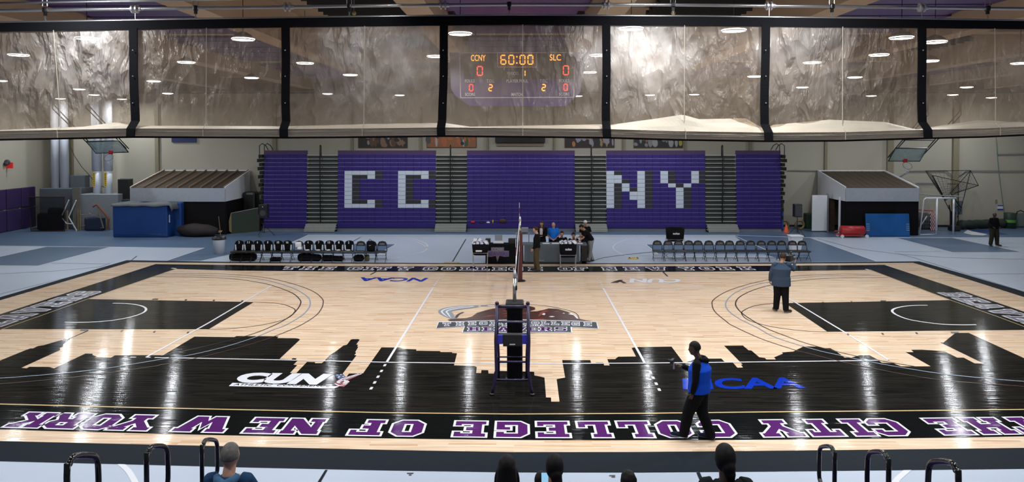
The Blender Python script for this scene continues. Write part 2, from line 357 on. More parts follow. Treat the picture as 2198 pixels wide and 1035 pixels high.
fl('stained_key', M['stain'], [[(189,642.6),(545,649.2),(448,707.8),(5,707.5),(84,680)], [(2040,645),(1685,651.6),(1776.2,713.2),(2225,709),(2139,680)]], 0.010)
mb = MB()
line_px(mb, NI, 0.045, 0.014); line_px(mb, LIp, 0.03, 0.014); line_px(mb, RIp, 0.03, 0.014)
mb.build('gold_court_line', M['goldline'], floor)
mb = MB(); Z = 0.015
line_px(mb, [(366,769.3),(480,771.5),(600,773.8),(694,776),(830,779),(975,780.8),(1107,781.6),(1210,781.8),(1384,780.8),(1560,779),(1700,777.5),(1909,774.5)], 0.055, Z)
line_px(mb, [(600,616),(931,617),(1107,619),(1295,619.5),(1540,618.5)], 0.035, Z)
for pts in ([(314,768),(447.5,694.5),(582.5,614)], [(830,779),(931,616.6)], [(1384,780.8),(1295,619.8)], [(1909,775),(1811,713),(1700,646),(1642.5,615.5)]): line_px(mb, pts, 0.06, Z)
line_px(mb, [(242,652),(276,653),(303,657.6),(313.5,664.5),(306.4,672.8),(279.5,681.9),(235.7,689.6),(185,693),(139,692.7)], 0.07, Z, True)
line_px(mb, [(1990.7,656.3),(1956,657),(1926,661.7),(1915,668.4),(1926,677.8),(1956,688),(2013.6,696.4),(2057,698.4),(2095.4,698.2)], 0.07, Z, True)
for a, b_, k in (((826,785.5),(797,835),5), ((1389.5,787),(1415,838),5), ((932.5,613.5),(943,598.5),5), ((1293.5,616.5),(1282.5,600),5)):
    for i in range(k):
        t = i/(k-1); p = gz(a[0]+(b_[0]-a[0])*t, a[1]+(b_[1]-a[1])*t)
        d = (gz(*b_)-gz(*a)).normalized()
        ribbon(mb, [p-d*0.075, p+d*0.075], 0.06, Z)
line_px(mb, [(280,768),(292,768.3)], 0.05, Z); line_px(mb, [(314,768.2),(323,768.4)], 0.06, Z); line_px(mb, [(332,768.9),(362,769.2)], 0.05, Z); line_px(mb, [(368,576.3),(378,577.5)], 0.1, Z)
line_px(mb, [(1858,578.5),(1866,580.5)], 0.1, Z)
mb.build('white_court_line', M['whitepaint'], floor)
mb = MB()
line_px(mb, [(328,594.5),(420,595.6),(500,599.4),(557,607.4),(591,615.8),(627.4,630),(643.3,643.8),(645.4,652),(638.8,664.3),(622.8,680),(587.4,700),(530,721.9),(430,747),(345,765)], 0.038, Z, True)
line_px(mb, [(1906,596.5),(1789,597.8),(1700,604.5),(1654,612.9),(1616,624),(1589,637.4),(1579,651),(1584,664.4),(1603,681),(1643,704.8),(1683,721),(1730,737.9),(1804.5,758),(1879,773.5),(1964,788)], 0.038, Z, True)
line_px(mb, [(545,649.2),(599,652.6),(626,661),(633,669.4),(612.8,686),(555.6,699.7),(488,707),(448,707.8)], 0.03, Z, True)
line_px(mb, [(1687,651.6),(1656.6,652.6),(1619.6,657.6),(1596,667.7),(1592.7,676),(1609.5,689.6),(1660,703),(1727,711.5),(1776,713.2)], 0.03, Z, True)
line_px(mb, [(795,590.5),(808,583.5)], 0.06, Z); line_px(mb, [(1422,583),(1433,594)], 0.06, Z)
for (u, v, du, s) in ((332,643.6,12,0),(398,645,4,0),(458,646,4,0),(519,647.5,4,0),(183,706.5,17,1),(263,709,4,1),(333,710.5,4,1),(405,712,4,1),
                      (1897,647.4,12,2),(1829,649,3,2),(1768,650.5,3,2),(1706,652,3,2),(2048,712,17,3),(1966,713.5,4,3),(1893,715,4,3),(1819,716.2,4,3)):
    h = 3.0; sk = -3 if s == 1 else (3 if s == 3 else (-2 if s == 2 else 2)); sg = 1 if s in (1,3) else -1
    hh = 2.4 if sg < 0 else 3.4
    mb.poly([gz(u-du/2,v,Z), gz(u+du/2,v,Z), gz(u+du/2+(sk if s in (0,1) else sk*1.0)*1.0*(1 if sg>0 else 1), v+sg*hh, Z), gz(u-du/2+sk, v+sg*hh, Z)])
mb.build('black_court_line', M['darkline'], floor)
mb = MB()
line_px(mb, [(338,591.2),(420,591.4),(500,594.4),(568,601.7),(627.4,618.8),(659,637),(666,650.6),(661.5,664.3),(645.6,680),(611,700),(585.7,709.3),(554.5,722.7),(501.5,740.4),(451,753.9),(400.5,764.8),(353.5,771.5),(303,780),(235.7,791),(151.5,801),(75.8,807.8),(0,813.4),(-100,817)], 0.04, Z+.001, True)
line_px(mb, [(1890,592),(1780,593),(1700,598.5),(1653,606),(1609.5,615.6),(1576,630.7),(1558.5,649),(1562,666),(1586,684.6),(1626,704.8),(1666,726),(1750,752),(1804.5,764.5),(1857.7,776.2),(1921.6,788),(2006.8,801.8),(2092,811.4),(2198,820.3),(2300,826)], 0.04, Z+.001, True)
mb.build('grey_court_line', M['greyline'], floor)
mb = MB()
line_px(mb, [(345,588.6),(420,588),(500,590.3),(568,596.5),(627,609.7),(670.6,625.6),(691,641.5),(693.6,652.5),(688.8,665.4),(676,680),(643.8,700),(592.4,721.9),(535,741),(467.8,759),(414,771.5),(350,783.7),(320,789.3),(202,806),(101,817),(0,825.5),(-100,831)], 0.034, Z, True)
line_px(mb, [(1868,589.5),(1790,589.8),(1705,593.5),(1651.6,601),(1602.8,612),(1559,627),(1532,644),(1528.7,656),(1535.4,671),(1559,691),(1572,700),(1632.5,727.8),(1708,753),(1730,758.5),(1804.5,777.3),(1879,793),(1964,809),(2049,819.9),(2156,828),(2198,831),(2300,838)], 0.034, Z, True)
mb.build('brown_court_line', pm('brown_court_line', (0.07,0.035,0.03,1), 0.3, spec=.2), floor)
# ---------- slab lettering (unit 10 x 10 grid)
G = {
'T': ([(0,10),(10,10),(10,6.0),(8,6.0),(8,7.2),(6.7,7.2),(6.7,2.6),(8,2.6),(8,0),(2,0),(2,2.6),(3.3,2.6),(3.3,7.2),(2,7.2),(2,6.0),(0,6.0)], []),
'H': ([(0,10),(4.5,10),(4.5,7.5),(3.9,7.5),(3.9,6.3),(6.1,6.3),(6.1,7.5),(5.5,7.5),(5.5,10),(10,10),(10,7.5),(9.1,7.5),(9.1,2.5),(10,2.5),(10,0),(5.5,0),(5.5,2.5),(6.1,2.5),(6.1,3.7),(3.9,3.7),(3.9,2.5),(4.5,2.5),(4.5,0),(0,0),(0,2.5),(0.9,2.5),(0.9,7.5),(0,7.5)], []),
'E': ([(0,10),(10,10),(10,6.6),(7.4,6.6),(7.4,7.5),(4.6,7.5),(4.6,6.3),(6.6,6.3),(6.6,3.7),(4.6,3.7),(4.6,2.5),(7.4,2.5),(7.4,3.4),(10,3.4),(10,0),(0,0),(0,2.5),(1.2,2.5),(1.2,7.5),(0,7.5)], []),
'F': ([(0,10),(10,10),(10,6.3),(7.4,6.3),(7.4,7.5),(4.8,7.5),(4.8,6.1),(6.8,6.1),(6.8,3.5),(4.8,3.5),(4.8,2.5),(6.2,2.5),(6.2,0),(0,0),(0,2.5),(1.2,2.5),(1.2,7.5),(0,7.5)], []),
'C': ([(2.4,10),(7.8,10),(10,8),(10,6.1),(7,6.1),(7,7.3),(3.6,7.3),(3.6,2.7),(7,2.7),(7,3.9),(10,3.9),(10,2),(7.8,0),(2.4,0),(0,2.2),(0,7.8)], []),
'G': ([(2.4,10),(10,10),(10,6.4),(7,6.4),(7,7.3),(3.6,7.3),(3.6,2.7),(6.8,2.7),(6.8,3.4),(5.2,3.4),(5.2,5.6),(10,5.6),(10,0),(2.4,0),(0,2.2),(0,7.8)], []),
'I': ([(1.2,10),(8.8,10),(8.8,7.5),(6.9,7.5),(6.9,2.5),(8.8,2.5),(8.8,0),(1.2,0),(1.2,2.5),(3.1,2.5),(3.1,7.5),(1.2,7.5)], []),
'Y': ([(-.4,10),(4.4,10),(4.4,7.6),(3.9,7.6),(5,6),(6.1,7.6),(5.6,7.6),(5.6,10),(10.4,10),(10.4,7.6),(9.6,7.6),(6.8,3.9),(6.8,2.5),(8,2.5),(8,0),(2,0),(2,2.5),(3.2,2.5),(3.2,3.9),(0.4,7.6),(-.4,7.6)], []),
'O': ([(2.6,10),(7.4,10),(10,7.7),(10,2.3),(7.4,0),(2.6,0),(0,2.3),(0,7.7)], [[(4,7.2),(6,7.2),(6,2.8),(4,2.8)]]),
'L': ([(0,10),(6,10),(6,7.5),(4.8,7.5),(4.8,2.6),(7.2,2.6),(7.2,4.2),(10,4.2),(10,0),(0,0),(0,2.5),(1.2,2.5),(1.2,7.5),(0,7.5)], []),
'N': ([(0,10),(4.2,10),(7,5.4),(7,7.5),(5.8,7.5),(5.8,10),(10,10),(10,7.5),(9.6,7.5),(9.6,0),(6.2,0),(3,5),(3,2.5),(4.2,2.5),(4.2,0),(0,0),(0,2.5),(.4,2.5),(.4,7.5),(0,7.5)], []),
'W': ([(-.6,10),(3.8,10),(3.8,7.5),(3.4,7.5),(3.9,4.3),(5,8.6),(6.1,4.3),(6.6,7.5),(6.2,7.5),(6.2,10),(10.6,10),(10.6,7.5),(9.9,7.5),(8.4,0),(5.6,0),(5,2.4),(4.4,0),(1.6,0),(.1,7.5),(-.6,7.5)], []),
'R': ([(0,10),(7.6,10),(9.8,8.2),(9.8,5.6),(8.4,4.4),(9.4,2.6),(10.2,2.6),(10.2,0),(6.9,0),(5.4,3.6),(4.6,3.6),(4.6,2.5),(5.4,2.5),(5.4,0),(0,0),(0,2.5),(1.1,2.5),(1.1,7.5),(0,7.5)], [[(4.6,7.6),(6.2,7.6),(6.2,6.2),(4.6,6.2)]]),
'K': ([(0,10),(4.8,10),(4.8,7.5),(4.3,7.5),(4.3,6.2),(5.8,7.5),(5.4,7.5),(5.4,10),(10,10),(10,7.5),(9.2,7.5),(6.7,5.1),(9.2,2.5),(10,2.5),(10,0),(5.6,0),(5.6,2.5),(5.9,2.5),(4.3,4),(4.3,2.5),(4.8,2.5),(4.8,0),(0,0),(0,2.5),(.9,2.5),(.9,7.5),(0,7.5)], []),
'B': ([(0,10),(8,10),(9.8,8.4),(9.8,6.2),(8.6,5),(9.8,3.8),(9.8,1.6),(8,0),(0,0),(0,2.5),(1,2.5),(1,7.5),(0,7.5)], [[(4.4,8),(6.4,8),(6.4,6.4),(4.4,6.4)],[(4.4,3.6),(6.4,3.6),(6.4,2),(4.4,2)]]),
'A': ([(2.8,10),(7.2,10),(9.6,2.5),(10.4,2.5),(10.4,0),(6.2,0),(6.2,2.4),(3.8,2.4),(3.8,0),(-.4,0),(-.4,2.5),(.4,2.5)], [[(4.4,4.4),(5.6,4.4),(5,6.6)]]),
'V': ([(-.4,10),(4.2,10),(4.2,7.5),(3.6,7.5),(5,3.4),(6.4,7.5),(5.8,7.5),(5.8,10),(10.4,10),(10.4,7.5),(9.6,7.5),(6.8,0),(3.2,0),(.4,7.5),(-.4,7.5)], []),
'S': ([(1.8,10),(10,10),(10,6.8),(7,6.8),(7,7.5),(3.4,7.5),(3.4,6.2),(8.4,6.2),(10,4.8),(10,1.5),(8.2,0),(0,0),(0,3.2),(3,3.2),(3,2.5),(6.8,2.5),(6.8,3.7),(1.6,3.7),(0,5.2),(0,8.5)], []),
}
def letter(mf, mh, mo, ch, fn, z, ow):
    out, holes = G[ch]
    P = [fn(x, y) for x, y in out]; mf.poly([p+Vector((0,0,z)) for p in P])
    for h in holes: mh.poly([fn(x, y)+Vector((0,0,z+.001)) for x, y in h])
    for h in [out]+holes: ribbon(mo, [fn(x, y) for x, y in h], ow, z+.002, True)
def curve_at(P):
    W_ = [gz(u, v) for u, v in P]
    def f(x):
        for i in range(len(W_)-1):
            if (W_[i].x-x)*(W_[i+1].x-x) <= 0: t = (x-W_[i].x)/(W_[i+1].x-W_[i].x); return W_[i].lerp(W_[i+1], t)
        e = W_[0] if abs(W_[0].x-x) < abs(W_[-1].x-x) else W_[-1]; return Vector((x, e.y, 0))
    return f
ni, no = curve_at(NI), curve_at(NO)
mf, mh, mo = MB(), MB(), MB()
near = [('T',2199),('H',2119),('E',2034),('C',1903),('I',1841),('T',1763),('Y',1671),('C',1538),('O',1447),('L',1363),('L',1276),('E',1187),('G',1099),('E',1009),('O',874),('F',787),('N',647),('E',563),('W',433),('Y',283),('O',208),('R',133),('K',58)]
wdt = {'I':0.9,'W':1.25,'Y':1.05}
for ch, u in near:
    xc = gz(u, 925 - (abs(u-1150)/1100)**2*14).x; wl = 0.62*{'I':.9,'W':1.45,'N':1.2,'H':1.15,'K':1.12,'Y':1.2,'R':1.12}.get(ch,1)
    def fn(x, y):
        X = xc - (x/10-0.5)*wl; a = ni(X); b = no(X); t = 0.93 - (1-y/10)*0.62
        return Vector((X, a.y+(b.y-a.y)*t, 0))
    letter(mf, mh, mo, ch, fn, 0.016, 0.045)
mf.build('band_letter_fill', M['purplepaint'], floor); mh.build('band_letter_holes', M['blackpaint'], floor); mo.build('band_letter_outline', M['whitepaint'], floor)
fi, fo = curve_at(FI), curve_at(FO)
mf, mh, mo = MB(), MB(), MB()
txt = 'THE CITY COLLEGE OF NEW YORK'
cent = {0:618,1:656,2:697, 4:758,5:790,6:822,7:868, 9:926,10:970,11:1014,12:1053,13:1092,14:1135,15:1178, 17:1210,18:1250, 20:1313,21:1357,22:1408, 24:1475,25:1520,26:1562,27:1605}
cent = {0:620,1:660,2:702, 4:762,5:793,6:822,7:868, 9:924,10:963,11:1003,12:1036,13:1072,14:1107,15:1149, 17:1213,18:1247, 20:1308,21:1355,22:1410, 24:1477,25:1518,26:1558,27:1603}
for i, u in cent.items():
    xc = gz(u, 578).x; wl = 0.56*wdt.get(txt[i],1)
    def fn(x, y):
        X = xc + (x/10-0.5)*wl; a = fi(X); b = fo(X); t = 0.22 + (y/10)*0.62
        return Vector((X, a.y+(b.y-a.y)*t, 0))
    letter(mf, mh, mo, txt[i], fn, 0.016, 0.055)
mf.build('far_letter_fill', pm('plum_court_paint', (0.045,0.02,0.035,1), 0.3), floor); mh.build('far_letter_holes', M['blackpaint'], floor); mo.build('far_letter_outline', M['whitepaint'], floor)
# side bands: BEAVERS read from inside the court
mf, mh, mo = MB(), MB(), MB()
def side(word, sgn, y0, pitch):
    Li = [gz(u,v) for u,v in (LIp if sgn < 0 else RIp)]; Lo = [gz(u,v) for u,v in (LOp if sgn < 0 else ROp)]
    def at(L, y):
        for i in range(len(L)-1):
            if (L[i].y-y)*(L[i+1].y-y) <= 0: t = (y-L[i].y)/(L[i+1].y-L[i].y); return L[i].x+(L[i+1].x-L[i].x)*t
        return L[-1].x
    for k, ch in enumerate(word):
        yc = y0 + (pitch*k if sgn < 0 else -pitch*k)
        def fn(x, y):
            Y = yc + (x/10-0.5)*0.66*(1 if sgn < 0 else -1); a = at(Li, Y); b = at(Lo, Y); t = 0.17 + (y/10)*0.66
            return Vector((a+(b-a)*t, Y, 0))
        letter(mf, mh, mo, ch, fn, 0.016, 0.05)
yS = gz(195,631).y; yA = gz(60,679).y
side('BEAVERS', -1, yS-6*0.81, 0.81); side('BEAVERS', 1, gz(2060,634).y, 0.81)
mf.build('side_letter_fill', pm('grey_purple_paint', (0.11,0.09,0.14,1), 0.35), floor); mh.build('side_letter_holes', M['blackpaint'], floor); mo.build('side_letter_outline', M['whitepaint'], floor)
# ---------- conference and association marks
def text_mesh(s, extr=0, off=0.0, shear=0.0):
    c = bpy.data.curves.new('t', 'FONT'); c.body = s; c.size = 1; c.offset = off; c.shear = shear; c.extrude = extr; c.resolution_u = 4
    o = bpy.data.objects.new('t', c); COL.objects.link(o); bpy.context.view_layer.update()
    me = bpy.data.meshes.new_from_object(o.evaluated_get(bpy.context.evaluated_depsgraph_get()))
    vs = [v.co.copy() for v in me.vertices]; fs = [list(p.vertices) for p in me.polygons]
    bpy.data.objects.remove(o); bpy.data.curves.remove(c); bpy.data.meshes.remove(me)
    x0 = min(v.x for v in vs); x1 = max(v.x for v in vs); y0 = min(v.y for v in vs); y1 = max(v.y for v in vs)
    return [Vector(((v.x-x0)/(x1-x0), (v.y-y0)/(y1-y0), v.z)) for v in vs], fs
def text_on_floor(mb, s, quad, z, off=0.0, shear=0.0, mi=0):
    # quad: pixel corners (bl, br, tr, tl) of the text box on the floor
    q = [gz(u, v, 0) for u, v in quad]; vs, fs = text_mesh(s, 0, off, shear)
    mb.add([q[0].lerp(q[1], v.x).lerp(q[3].lerp(q[2], v.x), v.y)+Vector((0,0,z)) for v in vs], fs, mi)
mb = MB(); text_on_floor(mb, 'CUN', [(506,823),(696,828.5),(716,804),(513,801)], 0.016, 0.075, 0.25)
mb.poly([gz(u,v,.0165) for u,v in [(499,822),(728,829.5),(717,834.5),(491,829)]])
mb.build('conference_letters', M['whitepaint'], floor)
mb = MB(); text_on_floor(mb, 'ATHLETIC  CONFERENCE', [(500,829),(708,832.5),(711,829),(504,825)], 0.019, 0.01, 0.2); mb.build('conference_small_letters', M['blackpaint'], floor)
mb = MB(); mb.poly([gz(u,v,.018) for u,v in [(718,804),(736,804),(744,810),(728,814.5),(722,811)]]); mb.build('flag_blue', pm('flag_blue', (.01,.03,.14,1), .4), floor)
mb = MB()
for (u, v) in ((724,807),(732,806),(728,810),(737,810),(727,812.5)): ribbon(mb, [gz(u-2,v), gz(u+2,v)], 0.04, 0.02)
for k in range(2): line_px(mb, [(770+k*6,804.6),(735+k*4,815+k*1.5),(724+k*3,822+k*.8),(727+k*3,825)], 0.035, 0.022)
for k in range(3): line_px(mb, [(736+k*4,817+k*1),(741+k*4,821+k*.3),(736+k*3,826)], 0.03, 0.022)
line_px(mb, [(719,826),(728,830.5),(744,827)], 0.035, 0.022)
mb.build('flag_white', M['whitepaint'], floor)
mb = MB(); mb.poly([gz(u,v,.0175) for u,v in [(763,804),(776,803.6),(748,816),(748,823),(738,831),(722,829),(718,823),(726,815)]]); mb.build('flag_red', pm('flag_red', (.22,.012,.02,1), .4), floor)
mb = MB(); text_on_floor(mb, 'NCAA', [(1466,838),(1732,835.5),(1708,811.5),(1461,814)], 0.016, 0.035, 0.05)
text_on_floor(mb, 'NCAA', [(920,597.5),(774,596),(769,604),(910,605.5)], 0.016, 0.03, 0.1)
mb.build('association_letters', M['bluepaint'], floor)
mb = MB(); text_on_floor(mb, 'CUN', [(1460,599.5),(1348,599),(1351,608),(1462,608)], 0.016, 0.05, 0.1); mb.build('far_conference_letters', M['whitepaint'], floor)
mb = MB()
for k in range(4): line_px(mb, [(1312+k*4,608),(1330+k*2,602)], 0.06, 0.018)
mb.poly([gz(u,v,.018) for u,v in [(1328,603),(1333,602),(1345,607.5),(1338,608)]]); mb.build('far_flag_mark', M['brownline'], floor)
# ---------- centre mark
def fp(name, mat, polys, z): return fl(name, mat, polys, z)
C8 = lambda x, y: (920+x/5.784, 640+y/5.784)
for j, (a, mt) in enumerate(((0,M['midgrey']),(1,M['whitepaint']),(2,M['midgrey']),(3,M['whitepaint']),(4,M['midgrey']))):
    mb = MB(); k = a*28
    line_px(mb, [C8(900-k*3,98+k*.05), C8(500+k*.8,102+k*.12), C8(250+k*.9,125+k*.2), C8(150+k,160+k*.1), C8(165+k,200), C8(250+k*.5,240+k*.1), C8(300+k*.3,262)], 0.13 if a % 2 == 0 else 0.10, 0.016+a*.0004, True)
    mb.build('swoosh_stripe', mt, floor)
mb = MB(); line_px(mb, [C8(600,96), C8(1000,84), C8(1400,96), C8(1700,150), C8(1830,195), C8(1870,260)], 0.03, 0.016, True)
line_px(mb, [C8(340,250), C8(370,210), C8(430,182)], 0.08, 0.017, True); line_px(mb, [C8(760,430), C8(1100,445), C8(1460,430)], 0.03, 0.016, True)
mb.build('emblem_outline', M['darkline'], floor)
fp('beaver_body', pm('beaver_brown', (0.055,0.013,0.008,1), 0.3, var=0.5, scale=2.5), [[C8(*p) for p in [(260,290),(235,275),(345,262),(470,255),(540,235),(600,190),(740,150),(900,118),(1100,100),(1250,105),(1320,125),(1325,145),(1250,172),(1350,170),(1440,150),(1490,135),(1600,140),(1720,175),(1800,215),(1850,260),(1960,285),(2080,305),(2080,320),(1700,300),(1400,285),(900,280),(500,292)]]], 0.0175)
fp('beaver_highlight', pm('beaver_red', (0.26,0.05,0.02,1), 0.3), [[C8(*p) for p in q] for q in ([(640,250),(760,220),(860,215),(760,232)],[(1360,240),(1380,190),(1440,160),(1500,165),(1430,185),(1400,215)],[(930,240),(1000,205),(1010,225)],[(1150,200),(1240,185),(1250,200)],[(920,160),(1010,155),(1010,165),(930,172)],[(1540,185),(1600,165),(1620,175)],[(920,198),(1010,190),(1010,197),(920,205)],[(1300,268),(1420,262),(1480,280),(1380,284)])], 0.0185)
fp('beaver_white', M['whitepaint'], [[C8(*p) for p in q] for q in ([(1405,212),(1430,193),(1450,200),(1440,220)],[(1490,238),(1530,230),(1570,238),(1530,244)],[(1660,200),(1680,190),(1695,200)],[(1730,205),(1770,195),(1830,225),(1860,262),(1840,262),(1800,220),(1760,212)])], 0.019)
fp('emblem_banner_outline', M['whitepaint'], [[C8(*p) for p in [(85,388),(118,300),(300,300),(560,290),(1100,272),(1650,285),(2090,300),(2118,392),(1780,372),(1785,440),(410,438),(440,365)]]], 0.0195)
fp('emblem_banner', M['darkgrey'], [[C8(*p) for p in [(98,382),(128,308),(300,306),(560,296),(1100,279),(1650,292),(2080,306),(2100,385),(1760,366),(1770,433),(424,431),(452,358)]]], 0.0205)
mf, mh, mo = MB(), MB(), MB()
def px_text(word, xs, top, bot, wl, ow, slant):
    for ch, x in zip(word, xs):
        def fn(a, b):
            X = x+(a/10-0.5)*wl; t = b/10; yt = top(X); yb = bot(X); p = C8(X, yb+(yt-yb)*t); return gz(*p)
        letter(mf, mh, mo, ch, fn, 0.022, ow)
px_text('THECITYCOLLEGE', [225,390,540,680,800,890,985,1200,1325,1445,1570,1700,1825,1975], lambda X: 290+abs(X-1100)*.022, lambda X: 332+abs(X-1100)*.03, 95, .022, 0)
mf.build('emblem_letters', pm('emblem_grey', (.2,.19,.24,1), .4), floor)
mf = MB()
px_text('BEAVERS', [560,740,930,1130,1290,1450,1640], lambda X: 368, lambda X: 420, 150, .026, 0)
mf.build('emblem_purple_letters', M['purplepaint'], floor); mh.build('emblem_letter_holes', M['darkgrey'], floor); mo.build('emblem_letter_outline', M['whitepaint'], floor)
mb = MB(); text_on_floor(mb, 'OF NEW YORK', [C8(745,358),C8(1450,358),C8(1450,341),C8(745,341)], 0.024, 0.03); mb.build('emblem_small_letters', M['whitepaint'], floor)
# ------------------------------------------------------------ walls and ceiling
def wallbox(name, a, b, mat):
    c = [(a[i]+b[i])/2 for i in range(3)]; d = [abs(b[i]-a[i]) for i in range(3)]
    return st(MB().box(c, d).build(name, mat))
wallbox('wall_back', (WX0-.3,WALLY,0), (WX1+.3,WALLY+.3,CEIL+.4), M['wall'])
wallbox('wall_left', (WX0-.3,-23,0), (WX0,WALLY,CEIL+.4), M['wall'])
wallbox('wall_right', (WX1,-23,0), (WX1+.3,WALLY,CEIL+.4), M['wall'])
wallbox('ceiling', (WX0-.3,-23,CEIL), (WX1+.3,WALLY+.3,CEIL+.3), M['ceiltan'])
wallbox('baseboard_back', (WX0,WALLY-.03,0), (WX1,WALLY,.12), M['black'])
n = 0
def trim(mb, mat, name=None):
    global n; n += 1; return st(mb.build('trim_%d' % n, mat))
# pilasters on the back wall (between them the cream panels)
for (u, wd, mt) in ((147,.55,'pilaster'),(338,.22,'pilaster'),(590,.22,'pilaster'),(757,.12,'pilaster'),(904,.12,'pilaster'),(1046,.12,'pilaster'),(1190,.12,'pilaster'),(1338,.12,'pilaster'),(1470,.12,'pilaster'),(1610,.15,'pilaster'),(1772,.15,'pilaster'),(1910,.35,'pilaster'),(2051,.35,'pilaster'),(-20,.2,'pilaster')):
    x = gy(u, 250, WALLY).x; trim(MB().box((x, WALLY-.08, 4.1), (wd, .16, 8.1)), M[mt])
trim(MB().box(((WX0+WX1)/2, WALLY-.35, 8.25), (WX1-WX0, .7, .4)), M['ceiltan'])
trim(MB().box(((WX0+WX1)/2, WALLY-.72, 8.08), (WX1-WX0, .04, .1)), M['ceildark'])
# dark steel beam and pipes under the ceiling in front of the wall
trim(MB().box(((WX0+WX1)/2, WALLY-2.2, 8.30), (WX1-WX0, .25, .45)), M['ceildark'])
# long cream girders running away from the camera
GX = [-26.8,-21.9,-17.0,-12.0,-7.05,-2.15,2.15,7.05,12.0,17.0,21.9,26.8]
for x in GX:
    trim(MB().box((x, 3.4, 8.75), (.62, 37, 1.1)), M['ceilcream'])
# cross joists
for y in (-13.5, -5.2, 1.3, 9.9, 18.0):
    trim(MB().box(((WX0+WX1)/2, y, 8.98), (WX1-WX0, .55, .5)), M['ceilcream'])
# panels between girders: purple bays and tan bays with dark louvred openings
bays = [(GX[i]+.31, GX[i+1]-.31) for i in range(len(GX)-1)]
kinds = ['dark','purple','dark','purple','dark','purple','dark','purple','dark','purple','dark']
for (a, b_), kd in zip(bays, kinds):
    mb = MB()
    if kd == 'purple':
        y = -13.0; k = 0
        while y < 20.5:
            if not any(abs(y+.4-q) < .7 for q in (-13.5,-5.2,1.3,9.9,18.0)):
                inset = .12 if k % 3 else .5
                mb.box(((a+b_)/2, y+.4, 8.72-.012*(k%2)), ((b_-a)-inset, .76, .08))
            y += .82; k += 1
    else:
        for y0_ in (-12.2, -6.6, -3.4, 4.5, 12.5):
            for q in range(6): mb.box(((a+b_)/2+.5, y0_+q*.52, 9.0), ((b_-a)*.62, .40, .14), rx=.35)
    trim(mb, M['ceilpurple'] if kd == 'purple' else M['ceildark'])
# ------------------------------------------------------------ high bay lamps
M['lens'] = pm('lamp_lens', (1,1,1,1), 0.3, emit=14); M['shade'] = pm('lamp_reflector', (0.12,0.11,0.10,1), 0.5, 0.2)
def make_lamp():
    r = empty('high_bay_lamp', (0,0,0))
    MB().lathe([(0.03,0.20),(0.10,0.17),(0.20,0.11),(0.262,0.0),(0.25,0.0),(0.18,0.10),(0.05,0.15)], n=20).build('reflector', M['shade'], r, True)
    MB().lathe([(0.0,0.04),(0.25,0.04),(0.25,0.015),(0.0,0.005)], n=20).build('lens', M['lens'], r)
    MB().cyl((0,0,.19),(0,0,1.595),0.008,n=6).build('stem', M['blackmetal'], r)
    l = bpy.data.lights.new('lamp_light', 'AREA'); l.shape = 'DISK'; l.size = 0.38; l.energy = LAMP_W; l.color = LAMP_COL; l.spread = PI
    lo = lk(bpy.data.objects.new('lamp_light', l)); lo.parent = r; lo.location = (0,0,-0.01)
    return r
LZ = 7.6
lamps = []
for (u, v) in [(522,87),(187,85),(988,76),(1355,66),(1575,70),(1935,86),(2007,95),(655,138),(400,136),(1743,138),(1285,122),(936,124),(540,169),(330,176),(752,163),(1265,158),(1620,167),(1835,169),(1887,122),(1995,135),
               (703,203),(858,206),(1490,205),(2075,190),(2128,212),(170,193),(1722,190),(0,175),(1240,208),(1395,206),(1005,207),(1870,208),(2045,206),(360,202),(202,205),(262,214),(130,213),(2190,140),(40,120)]:
    D = (LZ-CAM.z)/((PY-v)/F-TILT); lamps.append((gy(u, v, CAM.y+D).x, CAM.y+D))
lamps = [(x, min(y, 20.8), LZ) for x, y in lamps] + [(x, y, 8.0) for x in (-12.5,-4.2,4.2,12.5) for y in (-17.0,)] + [(-8.1,-9.1,8.25),(-2.4,-9.5,8.3),(2.7,-9.5,8.3),(5.3,-9.4,8.3),(-13.5,-10.5,8.0),(13.0,-10.5,8.0),(-8.5,-14.2,8.0),(0,-14.2,8.0),(8.5,-14.2,8.0)]  # camera-side lamps are unseen, most added to light the curtain and near floor
L0 = make_lamp()
ORD = ['highest','second highest','third highest','fourth highest','fifth highest','sixth highest','seventh highest','eighth highest','ninth highest','tenth highest']
PAN = [(0,290,'leftmost curtain panel'),(290,616,'second curtain panel from the left'),(616,954,'third curtain panel from the left'),(954,1300,'scoreboard panel of the curtain'),(1300,1640,'curtain panel right of the scoreboard'),(1640,1973,'second curtain panel from the right'),(1973,2300,'rightmost curtain panel')]
def pix(q):
    d = Vector(q)-CAM; z = d.dot(FW); return 1099+F*d.dot(RT)/z, PY-F*d.dot(UP)/z
labs = {}
for (a_, b_, nm) in PAN:
    ins = sorted([(round(pix((x, y, lz))[1], 1), i) for i, (x, y, lz) in enumerate(lamps) if y > -8 and a_ <= pix((x, y, lz))[0] < b_])
    for k, (v_, i) in enumerate(ins): labs[i] = 'round lit ceiling lamp seen through the %s, %s there' % (nm, ORD[k])
for i, (x, y, lz) in enumerate(lamps):
    o = L0 if i == 0 else copy_tree(L0)
    o.location = (x, y, lz)
    if lz > LZ: o.scale = (1, 1, (CEIL-.01-lz)/1.595)
    tag(o, labs.get(i, 'unseen ceiling lamp adding light on the camera side of the curtain'), 'lamp', 'high bay lamps under the ceiling')
